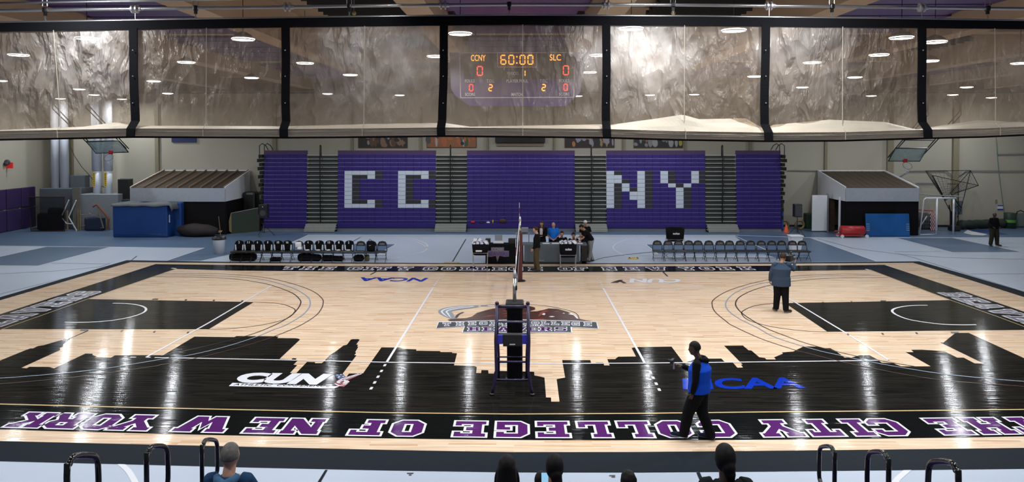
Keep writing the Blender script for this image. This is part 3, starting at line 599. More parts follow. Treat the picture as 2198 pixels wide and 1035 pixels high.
# ------------------------------------------------------------ roll-up divider curtain
CY = -8.0
def curtain_mat(name):
    m, nt, b = nodes(name); L = nt.links.new
    b.inputs['Base Color'].default_value = (0.33,0.265,0.20,1); b.inputs['Roughness'].default_value = 0.36; b.inputs['Specular IOR Level'].default_value = 0.7
    b.inputs['Transmission Weight'].default_value = 0
    tl = nt.nodes.new('ShaderNodeBsdfTranslucent'); tl.inputs[0].default_value = (0.30,0.25,0.19,1)
    m1 = nt.nodes.new('ShaderNodeMixShader'); m1.inputs[0].default_value = 0.35; L(b.outputs[0], m1.inputs[1]); L(tl.outputs[0], m1.inputs[2])
    tr = nt.nodes.new('ShaderNodeBsdfTransparent'); tr.inputs[0].default_value = (0.93,0.86,0.78,1)
    tc = nt.nodes.new('ShaderNodeTexCoord')
    nz = nt.nodes.new('ShaderNodeTexNoise'); nz.inputs['Scale'].default_value = 1.1; nz.inputs['Detail'].default_value = 3; nz.inputs['Distortion'].default_value = 0.6; L(tc.outputs['Object'], nz.inputs['Vector'])
    mr = nt.nodes.new('ShaderNodeMapRange'); mr.inputs[1].default_value = 0.35; mr.inputs[2].default_value = 0.68; mr.inputs[3].default_value = 0.66; mr.inputs[4].default_value = 0.52; L(nz.outputs['Fac'], mr.inputs[0])
    # lamp-lit bright stretches painted in: lighter, denser cloth along its length
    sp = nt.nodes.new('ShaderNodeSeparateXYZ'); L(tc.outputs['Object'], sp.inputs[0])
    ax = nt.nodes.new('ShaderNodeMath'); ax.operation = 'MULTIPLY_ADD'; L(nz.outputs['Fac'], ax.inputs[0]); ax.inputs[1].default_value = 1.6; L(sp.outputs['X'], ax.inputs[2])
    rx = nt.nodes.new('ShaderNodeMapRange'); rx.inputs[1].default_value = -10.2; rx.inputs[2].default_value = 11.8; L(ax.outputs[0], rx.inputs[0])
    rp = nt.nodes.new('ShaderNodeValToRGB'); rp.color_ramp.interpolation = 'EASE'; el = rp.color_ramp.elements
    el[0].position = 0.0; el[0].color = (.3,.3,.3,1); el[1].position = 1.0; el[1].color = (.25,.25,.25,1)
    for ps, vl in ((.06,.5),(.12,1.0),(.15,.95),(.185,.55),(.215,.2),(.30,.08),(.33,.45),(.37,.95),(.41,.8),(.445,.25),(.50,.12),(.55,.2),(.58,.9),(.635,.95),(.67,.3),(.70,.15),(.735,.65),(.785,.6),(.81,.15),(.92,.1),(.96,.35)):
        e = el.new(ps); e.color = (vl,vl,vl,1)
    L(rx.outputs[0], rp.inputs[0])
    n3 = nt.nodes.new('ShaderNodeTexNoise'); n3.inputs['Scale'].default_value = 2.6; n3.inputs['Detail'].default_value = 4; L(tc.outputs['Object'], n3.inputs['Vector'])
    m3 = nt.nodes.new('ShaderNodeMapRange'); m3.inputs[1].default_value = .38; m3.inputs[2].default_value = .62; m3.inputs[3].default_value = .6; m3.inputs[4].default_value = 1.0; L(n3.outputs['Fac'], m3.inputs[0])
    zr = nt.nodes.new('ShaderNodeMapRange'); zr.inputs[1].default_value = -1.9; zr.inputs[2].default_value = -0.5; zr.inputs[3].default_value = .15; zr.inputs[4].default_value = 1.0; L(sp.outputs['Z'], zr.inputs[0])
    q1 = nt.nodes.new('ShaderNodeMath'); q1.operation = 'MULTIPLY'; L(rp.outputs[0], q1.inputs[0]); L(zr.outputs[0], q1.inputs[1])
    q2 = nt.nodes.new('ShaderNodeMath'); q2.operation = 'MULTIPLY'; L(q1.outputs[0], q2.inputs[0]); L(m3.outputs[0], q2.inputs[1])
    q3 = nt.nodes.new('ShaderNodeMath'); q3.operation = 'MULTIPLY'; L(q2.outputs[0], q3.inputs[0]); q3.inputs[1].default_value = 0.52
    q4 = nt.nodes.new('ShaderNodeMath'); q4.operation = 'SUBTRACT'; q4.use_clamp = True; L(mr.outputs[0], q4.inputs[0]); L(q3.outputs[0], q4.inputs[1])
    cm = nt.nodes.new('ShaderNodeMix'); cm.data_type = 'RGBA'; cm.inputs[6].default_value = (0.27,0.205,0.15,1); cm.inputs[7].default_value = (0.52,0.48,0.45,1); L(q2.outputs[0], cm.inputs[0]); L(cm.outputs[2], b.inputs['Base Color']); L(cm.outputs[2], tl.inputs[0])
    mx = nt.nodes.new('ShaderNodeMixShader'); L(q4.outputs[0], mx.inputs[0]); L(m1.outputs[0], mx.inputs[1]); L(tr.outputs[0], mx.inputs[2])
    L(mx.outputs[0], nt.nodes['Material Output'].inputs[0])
    mp = nt.nodes.new('ShaderNodeMapping'); mp.inputs['Scale'].default_value = (1.9,1,0.75); L(tc.outputs['Object'], mp.inputs[0])
    n2 = nt.nodes.new('ShaderNodeTexNoise'); n2.inputs['Scale'].default_value = 1.6; n2.inputs['Detail'].default_value = 4; n2.inputs['Roughness'].default_value = 0.5; n2.inputs['Distortion'].default_value = 0.35; L(mp.outputs[0], n2.inputs['Vector'])
    bp = nt.nodes.new('ShaderNodeBump'); bp.inputs['Strength'].default_value = 1.0; bp.inputs['Distance'].default_value = 0.35; vo = nt.nodes.new('ShaderNodeTexVoronoi'); vo.feature = 'F1'; vo.inputs['Scale'].default_value = 1.0
    mv = nt.nodes.new('ShaderNodeMapping'); mv.inputs['Scale'].default_value = (3.4,1,2.0); vd = nt.nodes.new('ShaderNodeVectorMath'); vd.operation = 'MULTIPLY_ADD'; L(n2.outputs['Color'], vd.inputs[0]); vd.inputs[1].default_value = (.8,.8,.8); L(tc.outputs['Object'], vd.inputs[2]); L(vd.outputs[0], mv.inputs[0]); L(mv.outputs[0], vo.inputs['Vector'])
    vm = nt.nodes.new('ShaderNodeMath'); vm.operation = 'MULTIPLY_ADD'; L(vo.outputs['Distance'], vm.inputs[0]); vm.inputs[1].default_value = 0.45; L(n2.outputs['Fac'], vm.inputs[2])
    L(vm.outputs[0], bp.inputs['Height']); L(bp.outputs[0], b.inputs['Normal'])
    return m
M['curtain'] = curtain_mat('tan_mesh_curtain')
M['roll'] = pm('tan_curtain_roll', (0.45,0.39,0.31,1), 0.6, var=0.1, scale=3, bump=0.3)
def piece(P):
    def f(u):
        if u <= P[0][0]: return P[0][1]
        for i in range(len(P)-1):
            if P[i][0] <= u <= P[i+1][0]: t = (u-P[i][0])/(P[i+1][0]-P[i][0]); return P[i][1]+(P[i+1][1]-P[i][1])*t
        return P[-1][1]
    return f
vt = piece([(-80,52),(0,50),(400,43),(800,37),(1100,34),(1500,36.5),(1900,41.5),(2198,46),(2290,48)])
vh = piece([(-80,70),(0,68.5),(400,62),(800,57),(1100,54),(1500,56),(1900,60),(2198,63),(2290,65)])
vr = piece([(-80,280),(0,279),(180,272),(265,260),(285,266),(300,270),(616,271),(790,266),(954,264),(1010,272),(1280,267),(1310,268),(1400,256),(1465,246),(1500,256),(1600,254),(1640,277),(1660,268),(1780,257),(1900,262),(1970,279),(1990,274),(2100,258),(2198,262),(2290,262)])
vb = piece([(-80,303),(0,302),(180,298.5),(290,296),(620,297.5),(800,296),(954,294),(1299,297.5),(1450,302),(1645,305),(1800,304),(1970,299),(2100,296),(2198,291.5),(2290,290)])
cur = empty('divider_curtain', tuple(gy(1099, 50, CY)), 0, 'long tan see-through roll-up divider curtain with black straps hanging across the gym', 'curtain')
straps = [(-720,-700),(-385,-370),(-55,-50),(291,297),(616,619),(954,952),(1300,1300),(1640.5,1636),(1973.5,1971),(2300,2294),(2630,2615),(2960,2940)]
def wr(x, z):
    p = Vector((x*0.55, z*0.7, 1.3)); q = Vector((x*1.7+z*.8, z*1.5, 4.1))
    return 0.10*noise.noise(p) + 0.05*noise.noise(q) + 0.022*(1-abs(noise.noise(Vector((x*2.1-z*1.4, z*1.1, 9.))))*3)
for i in range(len(straps)-1):
    ua, ub = straps[i], straps[i+1]; nx, nz_ = 90, 50; vs = []; fs = []
    for j in range(nz_+1):
        t = j/nz_
        for k in range(nx+1):
            s_ = k/nx; u0 = ua[0]+(ub[0]-ua[0])*s_; u1 = ua[1]+(ub[1]-ua[1])*s_; u = u0+(u1-u0)*t
            v = vh(u)-4 + (vr(u)+16-vh(u)+4)*t; p = gy(u, v, CY)
            e = min(1, s_*12, (1-s_)*12)
            low = max(0, (v-(vr(u)-14))/60)
            vs.append(p + Vector((0, (wr(p.x, p.z)+ .06*math.sin(s_*PI)*t)*(.25+.75*e)*min(1, t*6) - 0.22*low*low*min(1,max(.2,(285-vr(u))/20)) - .02, 0)))
    for j in range(nz_):
        for k in range(nx): a = j*(nx+1)+k; fs.append((a, a+1, a+nx+2, a+nx+1))
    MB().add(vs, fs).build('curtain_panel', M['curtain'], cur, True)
# rolled hem: layered bulging roll
vs = []; fs = []; prof = [(0.00,0.0,0),(0.30,-0.06,0),(0.65,-0.14,0),(1.0,-0.215,0),(0.0,-0.235,1),(0.10,-0.205,1),(0.16,-0.225,1),(0.30,-0.205,1),(0.36,-0.22,1),(0.5,-0.19,1),(0.56,-0.205,1),(0.72,-0.165,1),(0.78,-0.175,1),(0.92,-0.12,1),(1.0,-0.06,1),(1.0,0.10,1),(0.0,0.2,1),(0.2,0.10,0)]
us = [-710+i*10 for i in range(367)]
for u in us:
    top = vr(u); bot = vb(u)-3; mid = bot-17
    for (t, dy, kk) in prof:
        vv = (top+(mid-top)*t) if kk == 0 else (mid+(bot-mid)*t)
        p = gy(u, vv, CY); jn = (0.05 if kk == 0 and t > 0 else 0.012)*noise.noise(Vector((p.x*1.3, t*3, 0)))
        vs.append(p+Vector((0, dy+jn, 0)))
m_ = len(prof)
for i in range(len(us)-1):
    for k in range(m_): fs.append((i*m_+k, i*m_+(k+1)%m_, (i+1)*m_+(k+1)%m_, (i+1)*m_+k))
MB().add(vs, fs).build('rolled_hem', M['roll'], cur)
MB().tube([gy(u, vb(u)-2.5, CY)+Vector((0,-.06,0)) for u in us], 0.024, 6).build('bottom_edge', M['blackcloth'], cur)
mb = MB()
for i in range(len(us)-1):
    a, b_ = us[i], us[i+1]; q = [gy(a, vt(a), CY), gy(b_, vt(b_), CY), gy(b_, vh(b_), CY), gy(a, vh(a), CY)]
    mb.prism(q, (0,-.05,0))
mb.build('top_hem', M['blackcloth'], cur)
for (ut, ubm) in straps:
    mb = MB(); vs = []; fs = []; N = 14
    for j in range(N+1):
        t = j/N; v = vh(ut)-2 + (vb(ut)-3 - vh(ut)+2)*t; u = ut+(ubm-ut)*min(1,t*1.15) + 1.6*math.sin(t*7+ut)*t
        if v > vb(ut)-30: u += (2 if ut > 1500 else -1)
        p = gy(u, v, CY); fwd = -0.10 - .05*t - (0.14 if v > vb(ut)-26 else (.07 if v > vr(ut) else 0))
        for (dx, dy) in ((-.078,fwd),(.078,fwd),(.078,fwd+.03),(-.078,fwd+.03)): vs.append(p+Vector((dx,dy,0)))
    for j in range(N):
        for k in range(4): fs.append((j*4+k, j*4+(k+1)%4, j*4+4+(k+1)%4, j*4+4+k))
    st_ = mb.add(vs, fs).build('strap', M['blackcloth'], cur)
    mb = MB()
    for v in (110, 165, 222): mb.ball(gy(ut+(ubm-ut)*.5, v, CY)+Vector((0,-.15,0)), 0.012, n=8, m=5)
    mb.build('rivet', M['silver'], st_)
for (u0, u1) in ((122,140),(448,447),(785,783),(1122,1122),(1467,1466),(1804,1803),(2128,2130)):
    MB().tube([gy(u0+(u1-u0)*t, vh(u0)+(vb(u0)-4-vh(u0))*t, CY)+Vector((0,-.10-(.13 if t > .9 else 0),0)) for t in (0,.2,.4,.6,.8,.88,.93,1)], 0.007, 5).build('lift_cord', M['roll'], cur)
# support pipe above it
pv = piece([(-80,24),(0,23),(300,19),(620,15),(800,12),(1100,9.5),(1400,10),(1800,14),(2198,19),(2290,20)])
pipe = empty('curtain_pipe', tuple(gy(1099, 10, CY)), 0, 'upper silver pipe with disc couplings running above the curtain', 'pipe')
MB().tube([gy(u, pv(u), CY) for u in range(-720,2970,60)], 0.030, 10).build('tube', M['steel'], pipe, True)
for u in (290, 618, 952, 1302, 1651, 1979):
    mb = MB()
    for s_ in (-5, 4): 
        p = gy(u+s_, pv(u), CY); mb.tube([p-Vector((.02,0,0)), p-Vector((.012,0,0)), p+Vector((.012,0,0)), p+Vector((.02,0,0))], [.05,.085,.085,.05], 14)
    p = gy(u, pv(u), CY); mb.cyl(p-Vector((.09,0,0)), p+Vector((.11,0,0)), .042, n=12)
    mb.build('coupling', M['silver'], pipe)
    MB().tube([p, Vector((p.x, p.y, gy(u, vt(u), CY).z))], 0.005, 5).build('cable', M['steel'], pipe)
pipe2 = empty('hem_pipe', tuple(gy(1099, 33, CY)), 0, 'lower silver pipe carrying the black top hem of the curtain', 'pipe')
MB().tube([gy(u, vt(u)-1.0, CY)+Vector((0,-.02,0)) for u in range(-720,2970,60)], 0.024, 10).build('tube', M['steel'], pipe2, True)
for hi_, u in enumerate((97, 420, 750, 1093, 1445, 1786, 2120)):
    p = gy(u, vt(u), CY); q = gy(u, pv(u), CY)
    h = empty('pipe_hanger', (p.x, p.y, p.z), 0, 'chain hanger clamp between the curtain pipes, %s' % ['leftmost of the seven','second from the left','third from the left','middle one above the scoreboard','third from the right','second from the right','rightmost of the seven'][hi_], 'hanger', 'hangers of the curtain pipes')
    mb = MB()
    for k in range(7):
        t = k/6; c = p.lerp(q, t*.9+.02); ring_ = [c+Vector((math.cos(a)*(.014 if k%2 else .004), math.sin(a)*(.004 if k%2 else .014), 0))+Vector((0,0,math.sin(a*1)*0.03)) for a in [2*PI*j/8 for j in range(8)]]
        mb.tube(ring_, 0.005, 5, closed=True)
    mb.build('chain', M['steel'], h)
    MB().rbox(q, (.08,.09,.10), .02).box(q+Vector((0,0,-.07)), (.05,.04,.08)).build('clamp', M['blackmetal'], h)
    mb = MB()
    for dx in (-.05, .04): mb.cyl(q+Vector((dx,0,0)), Vector((q.x+dx, q.y, CEIL)), .008, n=6)
    mb.build('rod', M['steel'], h)
upper = empty('upper_pipe', tuple(gy(200, 3, CY-.2)), 0, 'dark thin pipe at the top left above the curtain pipe', 'pipe')
MB().tube([gy(-80, 8, CY-.2), gy(170, 4, CY-.2), gy(360, 1, CY-.2), gy(600,-4,CY-.2)], .02, 8).build('tube', M['steel'], upper, True)
# louvred vents in the dark bays, hanging junction boxes
for (u, lab) in ((760,'left'),(1445,'right')):
    p = gy(u, 28, CY+2.3); r = empty('smoke_detector', tuple(p), 0, 'small round brass-coloured fitting hanging above the curtain, %s of the centre' % lab, 'fitting')
    MB().ball(p, .05, n=12).build('globe', pm('brass_globe', (.45,.3,.12,1), .4), r, True); MB().cyl(p, (p.x,p.y,CEIL-.4), .012, n=6).build('rod', M['midgrey'], r)
# ------------------------------------------------------------ scoreboard
SY = 0.2
P = lambda u, v, dy=0: gy(u, v, SY)+Vector((0,dy,0))
sb = empty('scoreboard', tuple(P(1110, 228)), 0, 'large dark purple electronic scoreboard reading 60:00 hanging behind the curtain', 'scoreboard')
hull = [(965,113),(1262,111),(1247,182),(1246,198),(1214,228),(1008,227.5),(976,205),(968,190)]
MB().prism([P(u,v) for u,v in hull], (0,.35,0)).build('housing', pm('scoreboard_purple', (0.075,0.05,0.19,1), 0.35), sb)
MB().prism([P(u,v,-.012) for u,v in [(996,117),(1067,117),(1067,145),(1152,145),(1152,117),(1231,117),(1231,170),(996,170)]], (0,.01,0)).build('display_panel', M['darkgrey'], sb)
mb = MB()
def bar(mb, pts, wd, dy, closed=True):
    pts = [P(u,v,dy) for u,v in pts]
    for i in range(len(pts) if closed else len(pts)-1): mb.tube([pts[i], pts[(i+1)%len(pts)]], wd, 4)
bar(mb, [(986.5,113.5),(1233.5,112.5),(1231.5,209),(989,210)], .013, -.02); bar(mb, [(1068,113),(1152,113),(1152,144),(1068,144)], .010, -.02)
mb.build('border', M['white'], sb)
M['led_o'] = pm('amber_led', (1,0.30,0.03,1), .5, emit=4.5); M['led_r'] = pm('red_led', (1,0.05,0.03,1), .5, emit=5)
SEG = {'0':'abcdef','1':'bc','2':'abged','6':'afedcg','5':'afgcd'}
def seg(mb, ch, u, v, w_, h, th):
    x0,x1,y0,ym,y1 = u-w_/2,u+w_/2,v-h/2,v,v+h/2
    S_ = {'a':((x0,y0),(x1,y0)),'b':((x1,y0),(x1,ym)),'c':((x1,ym),(x1,y1)),'d':((x0,y1),(x1,y1)),'e':((x0,ym),(x0,y1)),'f':((x0,y0),(x0,ym)),'g':((x0,ym),(x1,ym))}
    for s_ in SEG[ch]:
        (a,b_),(c,d) = S_[s_]; g = .12
        mb.tube([P(a+(c-a)*g,b_+(d-b_)*g,-.025), P(c-(c-a)*g,d-(d-b_)*g,-.025)], th, 6)
mb = MB()
for ch, u in zip('6000', (1080.5,1097.5,1121.5,1138.5)): seg(mb, ch, u, 128.5, 10.5, 19, .016)
mb.ball(P(1109.5,122,-.025), .022, n=8); mb.ball(P(1109.5,135.5,-.025), .022, n=8)
seg(mb, '1', 1127-4, 157.5, 8, 12, .015); seg(mb, '2', 1053, 188.5, 7, 13, .015); seg(mb, '2', 1167, 188, 7, 13, .015)
mb.build('amber_digits', M['led_o'], sb)
mb = MB()
seg(mb,'0',1030,152.5,11,19,.015); seg(mb,'0',1214.5,151,11,19,.015); seg(mb,'0',1011.5,188.5,7.5,13.5,.013); seg(mb,'0',1214,187.5,7.5,13.5,.013)
mb.build('red_digits', M['led_r'], sb)
def text_xz(mb, s, u0, v0, u1, v1, dy, Y, off=0.0, extr=0, mi=0):
    vs, fs = text_mesh(s, 0, off); a = gy(u0, v1, Y); b_ = gy(u1, v1, Y); c = gy(u0, v0, Y)
    mb.add([a.lerp(b_, p.x)+(c-a)*p.y+Vector((0,dy,0)) for p in vs], fs, mi)
mb = MB()
text_xz(mb, 'CCNY', 1011, 118, 1042, 131, -.02, SY, .0); text_xz(mb, 'SLC', 1180, 117, 1204, 130, -.02, SY, .0)
mb.build('amber_letters', M['led_o'], sb)
mb = MB()
for s_, u0, v0, u1, v1 in (('PERIOD',1088,154.5,1113,161),('FOULS',998,170.5,1019,177.5),('T.O.L.',1044.5,170.5,1062,177.5),('PLAYER FOUL',1087,170.5,1134,177.5),('T.O.L.',1159,170.5,1175,177.5),('FOULS',1200,170,1222,177),('SCORE',998,199.5,1020,206),('MATCH',1098,199.5,1121,206),('SCORE',1200,199,1222,205.5)):
    text_xz(mb, s_, u0, v0, u1, v1, -.02, SY, .015)
mb.build('caption_letters', M['white'], sb)
mb = MB()
for u in (1020, 1200): p = P(u, 112); mb.cyl(p+Vector((0,.15,0)), (p.x, p.y+.15, CEIL), .02, n=8)
mb.build('hanging_rod', M['blackmetal'], sb)
# ------------------------------------------------------------ far telescopic bleachers
BY = 19.6
def bx(u): return gy(u, 440, BY).x
ROWS = 17
z_of = lambda v: gy(1100, v, BY).z
vrows = [331.5 + i*(482.5-331.5)/ROWS for i in range(ROWS+1)]     # row lines seen in the photo
zs = [z_of(v) for v in vrows]                                     # top to bottom
def section(ua, ub, label, pat=None, off=0.0, u_pat=0):
    xa, xb = bx(ua), bx(ub); r = empty('bleacher_section', ((xa+xb)/2, BY, 0), 0, label, 'bleachers', 'purple seat banks of the far bleachers')
    mw = (bx(739+16.45)-bx(739))
    # fascia and top board
    MB().box(((xa+xb)/2, BY+.27, zs[0]+.10), (xb-xa, .12, .24)).build('top_board', pm('dark_purple_board', (.05,.02,.08,1), .5), r)
    MB().box(((xa+xb)/2, BY-.02, .09), (xb-xa, .06, .18)).build('kick_plate', M['midgrey'], r)
    MB().rbox(((xa+xb)/2, BY-.02, .33), (xb-xa, .30, .27), .03).build('front_bench', M['purple'], r)
    for k in range(ROWS):
        zt, zb = zs[k], zs[k+1]; h = zt-zb; yy = BY + .05 + (ROWS-1-k)*.012
        mb = MB(); cells = []; x = xa
        edges = [xa]
        kk = math.floor((xa-bx(u_pat))/mw)+1
        while bx(u_pat)+kk*mw < xb-.02:
            edges.append(bx(u_pat)+kk*mw); kk += 1
        edges.append(xb)
        for a, b_ in zip(edges[:-1], edges[1:]):
            if b_-a < .05: continue
            ci = round(((a+b_)/2-bx(u_pat))/mw-.5); mi = 0
            if pat and 4 <= k < 13:
                row = pat[k-4]
                if 0 <= ci < len(row): mi = {'#':1,'x':2,'.':0}[row[ci]]
            mb.rbox(((a+b_)/2, yy, (zt+zb)/2-.005), (b_-a-.004, .10, h-.02), .012, mi)
        mb.build('seat_row', [M['purple'], M['seatwhite'], M['seatblack']], r)
        MB().box(((xa+xb)/2, yy+.03, zt-.006), (xb-xa, .11, .012)).build('seat_rail', pm('lavender_rail', (.22,.18,.42,1), .3) if 'rail' not in M else M['rail'], r)
    return r
M['rail'] = pm('lavender_rail', (.36,.31,.62,1), .3)
Cc = ["####xx","##xx#x"]
CCp = ["####x..####x.", "#xx#x..#xx#x.", "#x.....#x....","#x.....#x....","#x.....#x....","#x.....#x....","#x.....#x....","#xx#x..#xx#x.","####x..####x."]
# N and Y built from seat modules, white with black shading
NYp = [
"#x..#x.#x..#x",
"##..#x.#x..#x",
"##x.#x.#x..#x",
"#x#.#x..#x#..",
"#x#x#x...#x..",
"#x.##x...#x..",
"#x.##x...#x..",
"#x..#x...#x..",
"#x..#x...#x.."]
section(565, 658, 'leftmost narrow purple bleacher section beside the speaker stand')
section(724, 935, 'purple bleacher section with the white seats spelling CC', CCp, u_pat=738.5)
section(1002, 1234, 'plain purple middle bleacher section behind the scorers table')
section(1302, 1515, 'purple bleacher section with the white seats spelling NY', NYp, u_pat=1302)
section(1581, 1677, 'rightmost narrow purple bleacher section beside the orange cone')
def aisle(ua, ub, ur, label):
    xa, xb = bx(ua), bx(ub); xm = bx(ur)
    r = empty('bleacher_aisle', ((xa+xb)/2, BY, 0), 0, label, 'bleacher aisle', 'grey stepped aisles of the far bleachers')
    MB().box(((xa+xb)/2, BY+.52, zs[0]/2-.1), (xb-xa, .04, zs[0]-.2)).build('back_panel', M['darkgrey'], r)
    for k in range(ROWS):
        zt, zb = zs[k], zs[k+1]; yy = BY + .12 + (ROWS-1-k)*.012
        MB().box(((xa+xb)/2, yy, zt-.02-.02), (xb-xa, .24, .05)).build('tread', pm('aisle_tread', (.30,.31,.29,1), .5) if k == 0 else M['tread'], r)
        MB().box(((xa+xb)/2, yy+.02, (zt+zb)/2-.05), (xb-xa-.02, .05, (zt-zb)*.62)).build('riser', M['aislebox'], r)
    for k in range(3):
        MB().box(((xa+xb)/2, BY-.05-k*.17, .40-.13*k), (xb-xa-.02, .5-.0*k, .06)).box(((xa+xb)/2, BY-.28-k*.17, .34-.13*k), (xb-xa-.02, .03, .10)).build('step', M['tread'], r)
    ztop = z_of(312)
    pts = [(xm, BY-.05, z_of(478)), (xm, BY-.05, zs[0]+.15), (xm, BY-.05, ztop-.1)] + [(xm-.0, BY-.05+.12*(1-math.cos(a)), ztop-.1+.1*math.sin(a)) for a in (PI*.25, PI*.5, PI*.75, PI)] + [(xm, BY+.19, zs[0]-.1)]
    MB().tube(pts, .03, 8).build('handrail', M['blackmetal'], r, True)
    mb = MB()
    for k in range(1, ROWS, 2): mb.tube([(xm+.10, BY-.02+.12*math.sin(j), zs[k]-.12*j/3) for j in range(4)], .018, 6)
    mb.build('folded_rail', M['blackmetal'], r)
M['tread'] = pm('aisle_tread', (.27,.28,.26,1), .5); M['aislebox'] = pm('aisle_riser', (.035,.04,.038,1), .5)
aisle(658, 724, 688, 'left bleacher aisle with black handrail between narrow section and CC section')
aisle(935, 1002, 967, 'bleacher aisle with black handrail between the CC seats and middle section')
aisle(1234, 1302, 1269, 'bleacher aisle with black handrail behind the man in the white cap')
aisle(1515, 1581, 1550, 'bleacher aisle with black handrail between NY seats and right narrow section')
for (ua, ub, sgn, lab) in ((552,565,-1,'left'),(1677,1689,1,'right')):
    xa, xb = bx(ua), bx(ub); r = empty('bleacher_end_frame', ((xa+xb)/2, BY, 0), 0, 'black slotted steel end frame closing the %s end of the bleachers' % lab, 'bleacher frame')
    mb = MB()
    for k in range(ROWS): mb.box(((xa+xb)/2+.05*((k%2)-.5)*2*sgn, BY+.5+.02*k, (zs[k]+zs[k+1])/2), (xb-xa-.14, 1.1-.03*k, (zs[k]-zs[k+1])*.8))
    mb.build('slotted_panel', M['blackmetal'], r)
    mb = MB(); xo = xa if sgn < 0 else xb
    for j in range(2):
        x = xo - sgn*(.10+.28*j); mb.tube([(x, BY+.2, zs[0]-.3), (x-sgn*-.02, BY+.25, zs[0]+.5), (x-sgn*.1, BY+.4, zs[0]+.62), (x-sgn*.25, BY+.5, zs[0]+.5), (x-sgn*.4, BY+.5, zs[0]+.24)], .025, 6)
    mb.build('end_rail', M['blackmetal'], r)
# things left on the front bench
def blob(name, u, v, sx, sy, sz, mat, label, cat, group=None):
    p = gy(u, v, BY-.05); mb = MB(); mb.ball((0,0,sz), 1, n=14, sc=(sx,sy,sz), m=8)
    mb.v = [q+Vector((0,0,0))+Vector((noise.noise(q*6)*.03, noise.noise(q*6+Vector((3,1,2)))*.02, 0)) for q in mb.v]
    for q in mb.v: q.z = max(0, q.z)
    o = mb.build(name, mat, None, True); o.location = (p.x, p.y, .468); return tag(o, label, cat, group)
blob('bag', 1015, 486, .14, .12, .07, M['red'], 'red bag on the front bench left of the middle section', 'bag')
blob('jacket', 1034, 486, .16, .12, .04, M['black'], 'dark jacket heaped on the front bench beside the red bag', 'jacket')
blob('towel', 1048, 485, .10, .10, .05, M['white'], 'white towel crumpled on the front bench beside the bottle', 'towel')
p = gy(1058, 480, BY); o = MB().lathe([(0,0),(.035,0),(.035,.15),(.012,.19),(.012,.21),(0,.21)], n=12).build('bottle', M['yellow'], None, True); o.location = (p.x, BY-.05, .468); tag(o, 'yellow bottle standing on the front bench behind the volleyball net', 'bottle')
blob('backpack', 1079, 480, .22, .12, .13, pm('brown_bag', (.06,.03,.02,1), .8), 'brown backpack lying on the front bench right of the bottle', 'backpack')
# ------------------------------------------------------------ posters
def poster(ua, ub, va, vb_, label, cols, seed):
    rnd = random.Random(seed); a = gy(ua, vb_, WALLY-.02); b_ = gy(ub, va, WALLY-.02); r = empty('poster', ((a.x+b_.x)/2, WALLY-.03, a.z), 0, label, 'poster')
    zt = a.z+1.1
    MB().box(((a.x+b_.x)/2, WALLY-.03, (a.z+zt)/2), (b_.x-a.x, .03, zt-a.z)).build('frame', pm('poster_rim', (.10,.04,.03,1), .6), r)
    mb = MB(); W_ = b_.x-a.x-.08
    mb.box(((a.x+b_.x)/2, WALLY-.05, (a.z+zt)/2), (W_, .012, zt-a.z-.08), 0)
    for k in range(26):
        x = a.x+.1+rnd.random()*(W_-.1); z = a.z+.1+rnd.random()*.8; w_ = .05+rnd.random()*.14; h = .08+rnd.random()*.25; mi = rnd.randrange(1, len(cols))
        n_ = 9; x = min(x, b_.x-.05-w_); z = max(z, a.z+.05+h)
        mb.poly([(x+math.cos(2*PI*j/n_+.3*rnd.random())*w_, WALLY-.057-.0004*k, z+math.sin(2*PI*j/n_)*h) for j in range(n_)], mi)
    mb.build('print', cols, r)
pc = lambda *c: pm('poster_tone', c+(1,), .5)
poster(769, 875, 285, 318, 'wide dark team photograph poster on the wall, leftmost of the posters', [pc(.03,.025,.025), pc(.25,.14,.09), pc(.28,.28,.3), pc(.02,.02,.02), pc(.12,.06,.03)], 1)
poster(916, 1023, 285, 317.5, 'poster with orange and green blur and a player crouching on the wall', [pc(.30,.12,.05), pc(.45,.13,.04), pc(.06,.10,.03), pc(.02,.02,.04), pc(.4,.4,.42), pc(.08,.07,.07)], 2)
poster(1212, 1319, 285, 317.5, 'poster with pale player and dark centre on the wall, right of the dark screen', [pc(.03,.02,.02), pc(.3,.28,.35), pc(.02,.02,.03), pc(.45,.18,.06), pc(.3,.22,.1)], 3)
poster(1360, 1466, 285, 318, 'poster with grey shapes and a yellow corner, rightmost of the posters', [pc(.02,.02,.02), pc(.25,.24,.26), pc(.02,.02,.02), pc(.25,.12,.08), pc(.35,.35,.36), pc(.4,.35,.05)], 4)
p = gy(1116.5, 306, WALLY-.1); r = empty('projection_screen', (p.x, WALLY-.1, p.z), 0, 'black roller screen housing above a tan strip on the back wall', 'screen')
a = gy(1063, 306, WALLY-.1); b_ = gy(1170, 306, WALLY-.1)
MB().box((p.x, WALLY-.12, p.z+.22), (b_.x-a.x, .2, .45)).build('housing', M['black'], r); MB().box((p.x, WALLY-.06, p.z-.12), (b_.x-a.x-.15, .03, .22)).build('tan_strip', M['ceiltan'], r)
a = gy(375, 303, WALLY-.1); o = MB().box((0,0,.3), (1.5,.06,.6)).build('banner', pm('navy_banner', (.02,.03,.12,1), .7)); o.location = (gy(396,303,WALLY).x, WALLY-.06, gy(396,305.5,WALLY).z); tag(o, 'navy blue banner on the back wall just under the curtain, left side', 'banner')
r = empty('exit_sign', (WX0+.05, 19.3, 3.8), 0, 'red exit sign with dark lamp heads on the left wall', 'exit sign')
MB().rbox((WX0+.18, 19.3, 3.8), (.36,.08,.34), .01).build('sign_box', pm('exit_red', (.5,.02,.02,1), .4, emit=.5), r)
MB().ball((WX0+.08,19.22,3.98), .16, n=10).ball((WX0+.1,19.1,3.9), .12, n=10).build('lamp_head', M['darkgrey'], r)
